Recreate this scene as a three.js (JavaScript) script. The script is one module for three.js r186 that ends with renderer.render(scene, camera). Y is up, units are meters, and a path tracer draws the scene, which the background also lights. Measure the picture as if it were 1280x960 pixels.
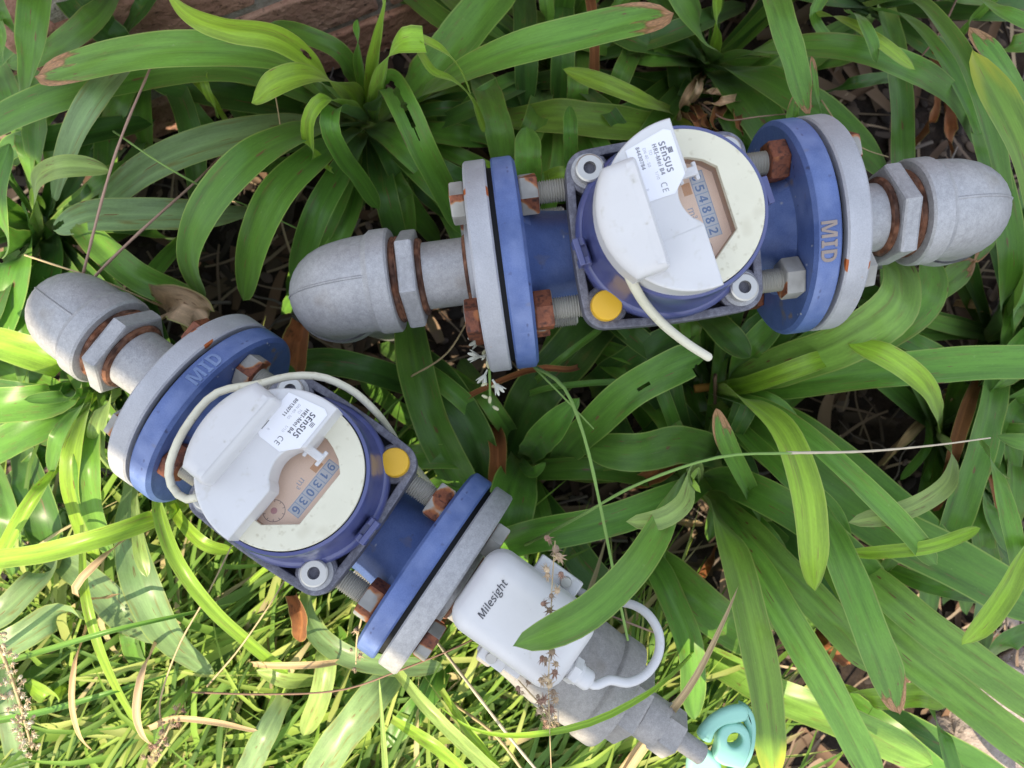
import * as THREE from 'three';
import { mergeGeometries, mergeVertices } from 'three/addons/utils/BufferGeometryUtils.js';
import { RoundedBoxGeometry } from 'three/addons/geometries/RoundedBoxGeometry.js';
import { TextGeometry } from 'three/addons/geometries/TextGeometry.js';
import { FontLoader } from 'three/addons/loaders/FontLoader.js';

// ---------- camera, sky, sun, exposure ----------
const H = 0.82, F = 870, NX = 0.0087, NZ = -0.0587;
const scene = new THREE.Scene();
const camera = new THREE.PerspectiveCamera(2 * Math.atan(480 / F) * 180 / Math.PI, 4 / 3, 0.03, 300);
camera.position.set(0, H, 0);
camera.up.set(0, 0, -1);
camera.lookAt(NX, H - 1, NZ);
camera.focus = 0.46; camera.userData.fStop = 9;
const renderer = new THREE.WebGLRenderer({ antialias: true });
renderer.toneMapping = THREE.LinearToneMapping;
renderer.toneMappingExposure = 1.66;
renderer.shadowMap.enabled = true;

const SUN_H = new THREE.Vector3(-0.54, 0, 0.842).normalize(), ELEV = 50 * Math.PI / 180;
const sunDir = SUN_H.clone().multiplyScalar(Math.cos(ELEV)).setY(Math.sin(ELEV));
{
  const W = 128, h = 64, d = new Float32Array(W * h * 4), v = new THREE.Vector3();
  for (let j = 0; j < h; j++) for (let i = 0; i < W; i++) {
    const el = ((j + .5) / h - .5) * Math.PI, az = ((i + .5) / W - .5) * 2 * Math.PI;
    v.set(Math.cos(az) * Math.cos(el), Math.sin(el), Math.sin(az) * Math.cos(el));
    const k = Math.pow(1 - Math.max(0, v.y), 2.2), g = Math.pow(Math.max(0, v.dot(sunDir)), 4) * .75, o = (j * W + i) * 4;
    d[o] = .5 + .5 * k + g * 1.08; d[o + 1] = .6 + .44 * k + g; d[o + 2] = .8 + .26 * k + g * .82; d[o + 3] = 1;
    if (v.y < 0) { d[o] = .25; d[o + 1] = .24; d[o + 2] = .2; }
  }
  const sky = new THREE.DataTexture(d, W, h, THREE.RGBAFormat, THREE.FloatType);
  sky.mapping = THREE.EquirectangularReflectionMapping; sky.magFilter = THREE.LinearFilter; sky.needsUpdate = true;
  scene.background = sky; scene.environment = sky;
}
const sun = new THREE.DirectionalLight(new THREE.Color().setRGB(1, .86, .62), 5);
sun.position.copy(sunDir).multiplyScalar(6); sun.target.position.set(0, 0, 0);
sun.castShadow = true; sun.shadow.radius = .5; sun.shadow.mapSize.set(2048, 2048);
Object.assign(sun.shadow.camera, { left: -2, right: 2, top: 2, bottom: -2, near: .5, far: 14 });
scene.add(sun, sun.target);

// ---------- helpers ----------
let seed = 7;
const rnd = () => { seed = (seed + 0x6d2b79f5) | 0; let t = Math.imul(seed ^ (seed >>> 15), 1 | seed); t = (t + Math.imul(t ^ (t >>> 7), 61 | t)) ^ t; return ((t ^ (t >>> 14)) >>> 0) / 4294967296; };
const rr = (a, b) => a + (b - a) * rnd();
const V = (x, y, z) => new THREE.Vector3(x, y, z);
const clamp = (x, a = 0, b = 1) => Math.min(b, Math.max(a, x)), mix = (a, b, t) => a + (b - a) * t;
const sstep = (a, b, x) => { const t = clamp((x - a) / (b - a)); return t * t * (3 - 2 * t); };
const fwd = V(NX, -1, NZ).normalize(), right = V(1, 0, 0).addScaledVector(fwd, -fwd.x).normalize(), down = new THREE.Vector3().crossVectors(fwd, right).normalize();
if (down.z < 0) down.negate();
// the place at height h (metres) that lies in the photograph's direction (px, py); used once, to survey where things stand
function at(px, py, h) {
  const r = fwd.clone().addScaledVector(right, (px - 640) / F).addScaledVector(down, (py - 480) / F);
  const t = (h - H) / r.y;
  return V(r.x * t, h, r.z * t);
}
const lift = (h) => (h + 100 * Math.min(1, Math.max(0, h) / 80)) / 1000;
const names = new Map();
function numbered(n) { const k = names.get(n) ?? 0; names.set(n, k + 1); return k ? n + '_' + String(k).padStart(3, '0') : n; }
function tag(o, label, category, group, kind) {
  o.name = numbered(o.name);
  o.userData.label = label; if (category) o.userData.category = category; if (group) o.userData.group = group; if (kind) o.userData.kind = kind;
  scene.add(o); return o;
}
function thing(name, label, category, pos, group) { const g = new THREE.Group(); g.name = name; if (pos) g.position.copy(pos); return tag(g, label, category, group); }
function part(name, geo, m, parent) { const o = new THREE.Mesh(geo, m); o.name = name; o.castShadow = o.receiveShadow = true; parent.add(o); return o; }
function single(name, geo, m, label, category, group, kind) { const o = new THREE.Mesh(geo, m); o.name = name; o.castShadow = o.receiveShadow = true; return tag(o, label, category, group, kind); }

// value noise that repeats after p cells
function hash(x, y, s) { let h = (x * 374761393 + y * 668265263 + s * 1442695041) | 0; h = Math.imul(h ^ (h >>> 13), 1274126177); return ((h ^ (h >>> 16)) >>> 0) / 4294967296; }
function vn(x, y, px, py, s) {
  const x0 = Math.floor(x), y0 = Math.floor(y), fx = x - x0, fy = y - y0, u = fx * fx * (3 - 2 * fx), w = fy * fy * (3 - 2 * fy);
  const m = (a, p) => ((a % p) + p) % p, a = m(x0, px), b = m(x0 + 1, px), c = m(y0, py), d = m(y0 + 1, py);
  return mix(mix(hash(a, c, s), hash(b, c, s), u), mix(hash(a, d, s), hash(b, d, s), u), w);
}
function fbm(u, v, f, s, oct = 4) { let r = 0, a = .5, t = 0; for (let i = 0; i < oct; i++) { r += a * vn(u * f, v * f, f, f, s + i); t += a; a *= .55; f *= 2; } return r / t; }
function tex(w, h, fn, srgb = true) {
  const d = new Uint8Array(w * h * 4);
  for (let j = 0; j < h; j++) for (let i = 0; i < w; i++) { const c = fn((i + .5) / w, (j + .5) / h), o = (j * w + i) * 4; for (let k = 0; k < 3; k++) d[o + k] = clamp(Array.isArray(c) ? c[k] : c, 0, 255); d[o + 3] = 255; }
  const t = new THREE.DataTexture(d, w, h); t.wrapS = t.wrapT = THREE.RepeatWrapping; t.magFilter = THREE.LinearFilter; if (srgb) t.colorSpace = THREE.SRGBColorSpace; t.needsUpdate = true; return t;
}
const cm = (a, b, t) => [0, 1, 2].map((i) => mix(a[i], b[i], clamp(t)));
const sc = (a, k) => a.map((x) => x * k);
// uv in units of 0.1 m from the dominant axis of each face
function boxUV(g, s = 10) {
  g = g.index ? g.toNonIndexed() : g; const p = g.attributes.position, uv = new Float32Array(p.count * 2), a = V(), b = V(), c = V();
  for (let i = 0; i < p.count; i += 3) {
    a.fromBufferAttribute(p, i); b.fromBufferAttribute(p, i + 1); c.fromBufferAttribute(p, i + 2);
    const n = b.clone().sub(a).cross(c.clone().sub(a)), ax = Math.abs(n.x), ay = Math.abs(n.y), az = Math.abs(n.z);
    [a, b, c].forEach((q, k) => { const [x, y] = ax > ay && ax > az ? [q.z, q.y] : ay > az ? [q.x, q.z] : [q.x, q.y]; uv[(i + k) * 2] = x * s + .37; uv[(i + k) * 2 + 1] = y * s + .11; });
  }
  g.setAttribute('uv', new THREE.BufferAttribute(uv, 2)); return g;
}
// creased normals, each face weighted by its area so that flat faces stay flat beside rounded edges
function smooth(g, angle) {
  g = g.index ? g.toNonIndexed() : g; const p = g.attributes.position, n = p.count / 3, fn = [], un = [], at = new Map(), a = V(), b = V(), c = V(), key = (i) => Math.round(p.getX(i) * 2e5) + ',' + Math.round(p.getY(i) * 2e5) + ',' + Math.round(p.getZ(i) * 2e5), out = new Float32Array(p.count * 3), lim = Math.cos(angle);
  for (let f = 0; f < n; f++) { a.fromBufferAttribute(p, f * 3); b.fromBufferAttribute(p, f * 3 + 1); c.fromBufferAttribute(p, f * 3 + 2); const q = b.clone().sub(a).cross(c.clone().sub(a)); fn.push(q); un.push(q.clone().normalize()); for (let k = 0; k < 3; k++) { const s = key(f * 3 + k); if (!at.has(s)) at.set(s, []); at.get(s).push(f); } }
  for (let i = 0; i < p.count; i++) { const f = Math.floor(i / 3), v = V(); for (const h of at.get(key(i))) if (un[h].dot(un[f]) > lim) v.add(fn[h]); if (v.lengthSq() === 0) v.copy(un[f]); v.normalize(); out[i * 3] = v.x; out[i * 3 + 1] = v.y; out[i * 3 + 2] = v.z; }
  g.setAttribute('normal', new THREE.BufferAttribute(out, 3)); return g;
}
const crease = (g, a = .55) => boxUV(smooth(g, a));
// turned shape round the x axis: profile [[x, r], ...]
function turnX(prof, n = 40) { const g = new THREE.LatheGeometry(prof.map(([x, r]) => new THREE.Vector2(Math.max(r, 1e-5), x)), n); g.rotateZ(-Math.PI / 2); return crease(g); }
function turnY(prof, n = 48) { return crease(new THREE.LatheGeometry(prof.map(([r, y]) => new THREE.Vector2(Math.max(r, 1e-5), y)), n)); }
function hexX(af, x0, x1, bev = .0012) {
  const s = new THREE.Shape(), r = af / Math.sqrt(3) - bev;
  for (let i = 0; i <= 6; i++) s[i ? 'lineTo' : 'moveTo'](r * Math.cos(i * Math.PI / 3), r * Math.sin(i * Math.PI / 3));
  const g = new THREE.ExtrudeGeometry(s, { depth: x1 - x0 - 2 * bev, bevelThickness: bev, bevelSize: bev, bevelSegments: 2 });
  g.translate(0, 0, x0 + bev); g.rotateY(Math.PI / 2); return crease(g, .35);
}
// flat shape in (x, z), from yTop downward
function slab(shape, depth, bev, yTop, seg = 3, curve = 16) {
  const g = new THREE.ExtrudeGeometry(shape, { depth: depth - 2 * bev, bevelThickness: bev, bevelSize: bev, bevelOffset: -bev, bevelSegments: seg, curveSegments: curve });
  g.rotateX(Math.PI / 2); g.translate(0, yTop - bev, 0); return g;
}
function tube(pts, r, seg = 40, rad = 8, cap = true) {
  const c = new THREE.CatmullRomCurve3(pts, false, 'centripetal'), gs = [new THREE.TubeGeometry(c, seg, r, rad)];
  if (cap) for (const t of [0, 1]) { const s = new THREE.SphereGeometry(r, rad, 6); s.translate(...c.getPoint(t).toArray()); gs.push(s); }
  return mergeGeometries(gs.map((g) => g.toNonIndexed()));
}
// a thin stem that tapers
function stem(pts, r0, r1, seg = 24, rad = 6) {
  const c = new THREE.CatmullRomCurve3(pts, false, 'centripetal'), g = new THREE.TubeGeometry(c, seg, 1, rad), p = g.attributes.position, q = V();
  for (let i = 0; i <= seg; i++) { const o = c.getPointAt(i / seg), r = mix(r0, r1, i / seg) * (1 + .12 * Math.sin(i * 2.3)); for (let j = 0; j <= rad; j++) { const k = i * (rad + 1) + j; q.fromBufferAttribute(p, k).sub(o).multiplyScalar(r).add(o); p.setXYZ(k, q.x, q.y, q.z); } }
  return g;
}

// ---------- materials ----------
const T = {};
T.galv = tex(256, 256, (u, v) => { const c = fbm(u, v, 4, 1, 5), s = hash(Math.floor(u * 256), Math.floor(v * 256), 3), w = fbm(u, v, 24, 9, 2), st = fbm(u, v, 3, 50, 3); let a = [166, 166, 168].map((x) => x + (c - .5) * 16 + (s - .5) * 20 + (w - .5) * 10); if (st > .68) a = cm(a, [140, 126, 108], (st - .68) * 2.2); const sp = fbm(u, v, 48, 57, 2); a = a.map((x) => x + (sp - .5) * 20); return a; });
T.galvBump = tex(256, 256, (u, v) => 255 * (.6 * fbm(u, v, 32, 5, 3) + .4 * hash(Math.floor(u * 256), Math.floor(v * 256), 6)), false);
T.galvRust = tex(256, 256, (u, v) => { const c = fbm(u, v, 4, 21, 5), s = hash(Math.floor(u * 256), Math.floor(v * 256), 3), m = fbm(u, v, 4, 33, 3); let a = [172, 173, 178].map((x) => x + (c - .5) * 44 + (s - .5) * 14); if (m > .8) a = cm(a, [176, 92, 40], (m - .8) * 60); return a; });
T.blue = tex(256, 256, (u, v) => { const c = fbm(u, v, 5, 11, 5), w = fbm(u, v, 3, 17, 4), s = hash(Math.floor(u * 256), Math.floor(v * 256), 13), k = fbm(u, v, 16, 18, 3); let a = cm([68, 88, 138], [93, 114, 167], c * 1.5 - .25).map((x) => x + (s - .5) * 14); if (w > .58) a = cm(a, [136, 150, 190], (w - .58) * 2.6); if (k > .8) a = cm(a, [56, 60, 92], (k - .8) * 6); const ch = fbm(u, v, 20, 19, 2), ru = fbm(u, v, 7, 20, 3); if (ch > .84) a = cm(a, [168, 168, 176], (ch - .84) * 14); if (ru > .78) a = cm(a, [134, 110, 96], (ru - .78) * 6); return a; });
T.steel = tex(256, 256, (u, v) => { const c = fbm(u, v, 6, 241, 4), k = fbm(u, v, 3, 245, 3); let a = [178, 176, 168].map((x) => x + (c - .5) * 50); if (k > .56) a = cm(a, [128, 78, 50], (k - .56) * 9); return a; });
T.nut = tex(256, 256, (u, v) => { const m = fbm(u, v, 4, 41, 2) + .05 * fbm(u, v, 32, 42, 2), c = fbm(u, v, 8, 43, 4), s = hash(Math.floor(u * 256), Math.floor(v * 256), 3); const g = [158, 156, 150].map((x) => x + (c - .5) * 60), r = cm([94, 52, 37], [158, 94, 62], c * 1.4 - .2).map((x) => x + (s - .5) * 16); return m > .455 ? cm(cm(g, [176, 110, 62], (m - .455) * 30), cm(r, [60, 34, 28], fbm(u, v, 40, 47, 2) * 2.4 - 1.2), (m - .475) * 22) : g; });
T.rust = tex(128, 128, (u, v) => { const c = fbm(u, v, 8, 61, 4), s = fbm(u, v, 32, 66, 2); return cm([60, 40, 32], [134, 88, 62], c * 1.7 - .4).map((x) => x + (s - .5) * 70); });
T.plate = tex(256, 256, (u, v) => { const c = fbm(u, v, 6, 71, 4), s = hash(Math.floor(u * 256), Math.floor(v * 256), 73), w = fbm(u, v, 40, 75, 2); return [104, 104, 114].map((x) => x + (c - .5) * 40 + (s - .5) * 26 + (w - .5) * 40); });
T.white = tex(256, 256, (u, v) => { const c = fbm(u, v, 3, 81, 4), d = fbm(u, v, 20, 82, 3), s = fbm(u, v, 5, 84, 3); let a = [206, 205, 205].map((x) => x + (c - .5) * 16); if (s > .52 && d > .6) a = cm(a, [190, 187, 180], (d - .66) * 3); if (d > .86) a = cm(a, [150, 146, 138], (d - .86) * 6); return a; });
T.cream = tex(256, 256, (u, v) => { const c = fbm(u, v, 4, 91, 4), d = fbm(u, v, 28, 92, 3); let a = [216, 212, 190].map((x) => x + (c - .5) * 14); if (d > .68) a = cm(a, [176, 168, 140], (d - .68) * 3); const sm = fbm(u, v, 5, 96, 4); if (sm > .62) a = cm(a, [196, 190, 166], (sm - .62) * 4); return a; });
T.brick = tex(256, 256, (u, v) => { const c = fbm(u, v, 4, 101, 5), s = hash(Math.floor(u * 256), Math.floor(v * 256), 103), d = fbm(u, v, 24, 105, 3); let a = cm([158, 116, 98], [206, 164, 142], c * 1.6 - .3).map((x) => x + (s - .5) * 22); if (d > .7) a = cm(a, [60, 38, 34], (d - .7) * 4); return a; });
T.mortar = tex(128, 128, (u, v) => { const c = fbm(u, v, 8, 111, 4), s = hash(Math.floor(u * 128), Math.floor(v * 128), 113); return [166, 156, 146].map((x) => x + (c - .5) * 50 + (s - .5) * 30); });
T.soil = tex(512, 512, (u, v) => { const c = fbm(u, v, 8, 121, 5), s = hash(Math.floor(u * 512), Math.floor(v * 512), 123), d = fbm(u, v, 40, 125, 3); return cm([34, 26, 22], [70, 54, 44], c * 1.6 - .4).map((x) => x * (.7 + .6 * d) + (s - .5) * 20); });
T.grain = tex(256, 256, (u, v) => 255 * fbm(u, v, 16, 131, 5), false);
T.rock = tex(256, 256, (u, v) => { const c = fbm(u, v, 4, 141, 5), s = hash(Math.floor(u * 256), Math.floor(v * 256), 143); return [158, 144, 138].map((x) => x + (c - .5) * 70 + (s - .5) * 30); });
T.fab = tex(128, 128, (u, v) => { const w = (Math.floor(u * 64) + Math.floor(v * 64)) % 2; return [205, 196, 176].map((x) => x + w * 8 + (fbm(u, v, 8, 151) - .5) * 10); });
const std = (map, roughness, o = {}) => new THREE.MeshStandardMaterial({ map, roughness, ...o });
const M = {
  galv: std(T.galv, .5, { metalness: .25, bumpMap: T.galvBump, bumpScale: .00035 }),
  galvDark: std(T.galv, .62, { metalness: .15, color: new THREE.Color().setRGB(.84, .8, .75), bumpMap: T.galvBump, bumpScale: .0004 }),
  galvRust: std(T.galvRust, .52, { metalness: .2, bumpMap: T.galvBump, bumpScale: .0003 }),
  blue: std(T.blue, .46, { bumpMap: T.grain, bumpScale: .0004 }),
  shroud: new THREE.MeshPhysicalMaterial({ color: new THREE.Color().setRGB(.068, .08, .215), roughness: .34, clearcoat: .5, clearcoatRoughness: .16, map: null }),
  nut: std(T.nut, .6, { metalness: .2, bumpMap: T.grain, bumpScale: .0005 }),
  stud: std(T.steel, .5, { metalness: .35 }),
  rust: std(T.rust, .9, { bumpMap: T.grain, bumpScale: .002 }),
  plate: std(T.plate, .58, { metalness: .3, bumpMap: T.galvBump, bumpScale: .0003 }),
  white: std(T.white, .38), cream: std(T.cream, .5), rubber: std(null, .7, { color: 0x17181a }),
  steel: std(null, .32, { color: new THREE.Color().setRGB(.5, .49, .46), metalness: .7 }),
  dark: std(null, .8, { color: 0x1d1d22 }), well: std(null, .6, { color: new THREE.Color().setRGB(.34, .2, .12) }),
  yellow: std(null, .45, { color: new THREE.Color().setRGB(.72, .42, .02) }),
  cable: std(T.cream, .5), whiteCable: std(T.white, .4), ink: std(null, .6, { color: 0x35353c }),
  glass: new THREE.MeshPhysicalMaterial({ color: 0xffffff, transmission: 1, thickness: 0, roughness: .24, ior: 1.49 }),
  brick: std(T.brick, .9, { bumpMap: T.grain, bumpScale: .003 }), mortar: std(T.mortar, .95, { bumpMap: T.grain, bumpScale: .003 }),
  soil: std(T.soil, .98, { bumpMap: T.grain, bumpScale: .012 }), rock: std(T.rock, .9, { bumpMap: T.grain, bumpScale: .004 }),
  teal: std(null, .42, { color: new THREE.Color().setRGB(.29, .58, .47) }), canvas: std(T.fab, .95), wood: std(T.rust, .7),
};
// leaves: u across the blade, v from base to tip
function leafTex(s, base, o = {}) {
  return tex(128, 512, (u, v) => {
    const x = Math.abs(u - .5) * 2, st = vn(u * 26, v * 5, 26, 99, s), st2 = vn(u * 60, v * 9, 60, 99, s + 1), mo = fbm(u, v * .999, 5, s + 2, 4), fine = vn(u * 40, v * 160, 99, 999, s + 3);
    let c = sc(base, 1 + (st - .5) * .05 + (st2 - .5) * .035 + (mo - .5) * .42 + (fine - .5) * .06 + .012 * Math.cos(u * 88));
    c = cm(c, sc(base, 1.15), .75 * Math.exp(-((x / .1) ** 2)));
    if (x > .93) c = cm(c, [168, 184, 96], .55);
    if (o.sheath !== 0) c = cm(c, [150, 170, 84], .75 * sstep(.16, 0, v + (st - .5) * .06));
    const sp = vn(u * 34, v * 130, 99, 999, s + 7); if (sp > .93) c = cm(c, [170, 180, 140], (sp - .93) * 6);
    const bl = fbm(u, v * .99, 9, s + 12, 3); if (bl > .7) c = cm(c, o.dead ? [90, 62, 40] : [128, 122, 62], (bl - .7) * 4); const sco = fbm(u + .3, v * .99 + .2, 14, s + 22, 3); if (sco > .8) c = cm(c, [124, 92, 58], (sco - .8) * 16); const scr = vn(u * 90, v * 3, 90, 99, s + 31) * vn(u * 5, v * 9, 5, 99, s + 33); if (scr > .72) c = cm(c, [150, 160, 120], (scr - .72) * 3);
    if (o.tip) { const e = v + (vn(u * 7, v * 18, 99, 999, s + 9) - .5) * .12 * (o.rag ?? 1) + .06 * x; if (e > o.from) c = cm(cm(c, o.rim ?? o.tip, (e - o.from) * (o.soft ?? 40)), o.tip, (e - o.from - .015) * (o.soft ?? 45)).map((y) => y * (o.soft ? 1 : .85 + .3 * fine)); }
    return c;
  });
}
const LT = {
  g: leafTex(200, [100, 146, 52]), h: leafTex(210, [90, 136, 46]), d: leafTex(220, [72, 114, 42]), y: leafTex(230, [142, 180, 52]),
  p: leafTex(240, [130, 160, 104]), b: leafTex(250, [104, 150, 54], { tip: [188, 142, 100], from: .935, rim: [150, 104, 62] }),
  t: leafTex(260, [118, 156, 56], { tip: [190, 196, 60], from: .92, rag: .4, soft: 9, rim: [168, 180, 56] }),
  m: leafTex(275, [130, 174, 74]),
  s: leafTex(270, [188, 160, 126], { dead: 1, sheath: 0 }), o: leafTex(280, [134, 86, 52], { dead: 1, sheath: 0 }), l: leafTex(290, [150, 176, 92]),
};
T.leafBump = tex(128, 256, (u, v) => 128 + 60 * Math.cos(u * 120) * .5 + 60 * (vn(u * 30, v * 8, 30, 99, 300) - .5) + 40 * (fbm(u, v, 6, 304, 3) - .5), false);
const LM = {};
for (const k in LT) LM[k] = new THREE.MeshPhysicalMaterial({ map: LT[k], vertexColors: true, roughness: .9, transmission: k === 's' || k === 'o' ? .15 : .34, thickness: 0, clearcoat: k === 's' || k === 'o' ? .05 : .78, clearcoatRoughness: .36, bumpMap: T.leafBump, bumpScale: .00012, side: THREE.DoubleSide, specularIntensity: .3 });

// a strap leaf along world points; w metres wide
function bladeGeo(P, w, o = {}) {
  const c = new THREE.CatmullRomCurve3(P, false, 'centripetal'), N = o.n ?? 40, K = o.k ?? 8, pos = [], uv = [], col = [], idx = [];
  const head = P[P.length - 1].clone().sub(P[0]).setY(0).normalize(); let side = null;
  const ph = rnd() * 6, tip = o.tip ?? Math.min(.28, w * 1.9 / c.getLength()), fold = o.fold ?? .1, tint = o.tint ?? [1, 1, 1], wob = o.wob ?? .03;
  for (let i = 0; i <= N; i++) {
    const s = i / N, p = c.getPointAt(s), t = c.getTangentAt(s), hz = V(t.x, 0, t.z);
    let sd = hz.lengthSq() > .003 ? V(-hz.z, 0, hz.x).normalize() : side ?? V(-head.z, 0, head.x);
    if (side) { if (sd.dot(side) < 0) sd.negate(); sd = side.clone().lerp(sd, .5).normalize(); } side = sd.clone();
    sd.addScaledVector(t, -sd.dot(t)).normalize();
    let n = new THREE.Vector3().crossVectors(sd, t).normalize(); if (n.y < 0 && !o.flip) n.negate();
    if (o.roll) { const f = s * (o.roll.length - 1), k = Math.min(o.roll.length - 2, Math.floor(f)), a = mix(o.roll[k], o.roll[k + 1], f - k) * Math.PI / 180; sd.applyAxisAngle(t, a); n.applyAxisAngle(t, a); }
    let prof = mix(o.base ?? .72, 1, sstep(0, .35, s)); const x = (s - (1 - tip)) / tip;
    if (x > 0) prof *= Math.pow(Math.max(0, 1 - x ** (o.blunt ?? 2)), .62);
    if (o.cut && s > 1 - tip) prof = 1;
    const fd = fold * mix(2.2, .6, s);
    for (let j = 0; j <= K; j++) {
      const u = j / K * 2 - 1, a = Math.abs(u);
      const q = p.clone().addScaledVector(sd, u * w / 2 * prof * (1 + wob * Math.sin(s * 23 + ph + u) )).addScaledVector(n, w * prof * (fd * (a ** 1.4) - .5 * fd) + w * wob * u * Math.sin(s * 9 + ph) * 1.2 + w * .012 * Math.sin(s * 31 + u * 5 + ph));
      pos.push(q.x, q.y, q.z); uv.push(j / K, s); col.push(...tint);
    }
  }
  const hole = (s, u) => (o.holes ?? []).some(([hs, hu, ds, du]) => ((s - hs) / ds) ** 2 + ((u - hu) / (du * (1 + .3 * Math.sin(s * 140)))) ** 2 < 1);
  for (let i = 0; i < N; i++) for (let j = 0; j < K; j++) { if (o.holes && hole((i + .5) / N, (j + .5) / K * 2 - 1)) continue; const a = i * (K + 1) + j, b = a + K + 1; idx.push(a, b, a + 1, b, b + 1, a + 1); }
  const g = new THREE.BufferGeometry();
  g.setAttribute('position', new THREE.Float32BufferAttribute(pos, 3)); g.setAttribute('uv', new THREE.Float32BufferAttribute(uv, 2)); g.setAttribute('color', new THREE.Float32BufferAttribute(col, 3));
  g.setIndex(idx); g.computeVertexNormals(); return g;
}
const tintOf = (k = .14) => { const b = 1 + rr(-k, k); return [b * rr(.94, 1.06), b, b * rr(.92, 1.06)]; };
let plant = null;
function newPlant(px, py, label, category = 'plant', name = 'agapanthus_plant', group) { plant = thing(name, label, category, at(px, py, 0), group); return plant; }
function survey(pts) { return pts.map(([x, y, h]) => at(x, y, lift(h))); }
// a leaf of the current plant: kind of look, width in photo pixels where it stands, surveyed line of its middle
function leaf(kind, wpx, pts, o = {}) {
  const P = survey(pts), mid = P[Math.min(P.length - 1, Math.max(1, Math.round((P.length - 1) * .6)))], w = .98 * wpx * (H - mid.y) / F;
  const g = bladeGeo(P, w, { tint: tintOf(), ...o }); g.translate(-plant.position.x, -plant.position.y, -plant.position.z);
  const m = part(o.name ?? 'leaf', g, LM[kind], plant); if (o.label) m.userData.label = o.label; return m;
}
// a loose blade, dry leaf or stalk that is a thing of its own
function loose(name, kind, wpx, pts, label, category, o = {}) {
  if (name !== 'dry_leaf' && pts[0][2] > 40) pts = [[pts[0][0], pts[0][1], 0], ...pts]; // it grows from the ground
  const P = survey(pts), mid = P[Math.round((P.length - 1) * .5)], w = wpx * (H - mid.y) / F, base = P[0].clone();
  const g = bladeGeo(P, w, { tint: tintOf(.08), ...o }); g.translate(-base.x, -base.y, -base.z);
  const m = single(name, g, LM[kind], label, category, o.group, 'thing'); m.position.copy(base); return m;
}

// ---------- ground ----------
{
  const n = 150, g = new THREE.PlaneGeometry(2, 2, n, n), p = g.attributes.position, uv = g.attributes.uv; g.rotateX(-Math.PI / 2);
  for (let i = 0; i < p.count; i++) {
    const f = (a) => 1.2 * a + 60 * Math.pow(a, 9), x = f(p.getX(i)), z = f(p.getZ(i)), near = Math.exp(-(x * x + z * z) / 3);
    p.setXYZ(i, x, near * ((fbm(x * .5 + 5, z * .5 + 5, 6, 401, 4) - .5) * .05 + (fbm(x + 5, z + 5, 22, 405, 3) - .5) * .018) - .006, z); uv.setXY(i, x * 2.2, z * 2.2);
  }
  g.computeVertexNormals(); single('ground', g, M.soil, 'dark brown soil under the strap-leaved plants', null, null, 'structure');
}
// ---------- low brick wall at the top of the picture ----------
{
  const nrm = V(.37, 0, .929).normalize(), dir = V(nrm.z, 0, -nrm.x), foot = at(632, 531, 0).addScaledVector(nrm, -.475);
  const w = thing('brick_wall', 'low brown brick wall with grey mortar behind the top plants', 'wall', foot);
  w.rotation.y = Math.atan2(-dir.z, dir.x); // local x runs along the wall, local z faces the plants
  const L = 1.3, x0 = -.24, core = new THREE.BoxGeometry(L, .62, .095); core.translate(x0 + L / 2, .31, -.0495); part('mortar', boxUV(core), M.mortar, w);
  const shapes = [0, 1, 2, 3].map((k) => { const g = new RoundedBoxGeometry(.213, .064, .1, 2, .004), p = g.attributes.position; for (let i = 0; i < p.count; i++) p.setXYZ(i, p.getX(i) + .0015 * Math.sin(p.getY(i) * 90 + k), p.getY(i), p.getZ(i) + .001 * Math.sin(p.getX(i) * 60 + k * 2)); const q = boxUV(g); const u = q.attributes.uv; for (let i = 0; i < u.count; i++) u.setXY(i, u.getX(i) + k * .23, u.getY(i) + k * .31); return q; });
  const tones = [[1, 1, 1], [.8, .74, .72], [1.12, 1.02, .95], [.92, .84, .86]].map((c) => { const m = M.brick.clone(); m.color.setRGB(...c); return m; });
  for (let r = 0; r < 8; r++) for (let k = 0; k < 8; k++) {
    const x = x0 - .04 + k * .226 + (r % 2 ? .113 : 0) + .1; if (x > x0 + L - .1) continue;
    const b = part('brick', shapes[(r * 3 + k) % 4], tones[Math.floor(rnd() * 4)], w); b.position.set(x + rr(-.002, .002), .036 + r * .0765, -.047 + rr(-.001, .002)); b.rotation.z = rr(-.006, .006);
  }
}
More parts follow.
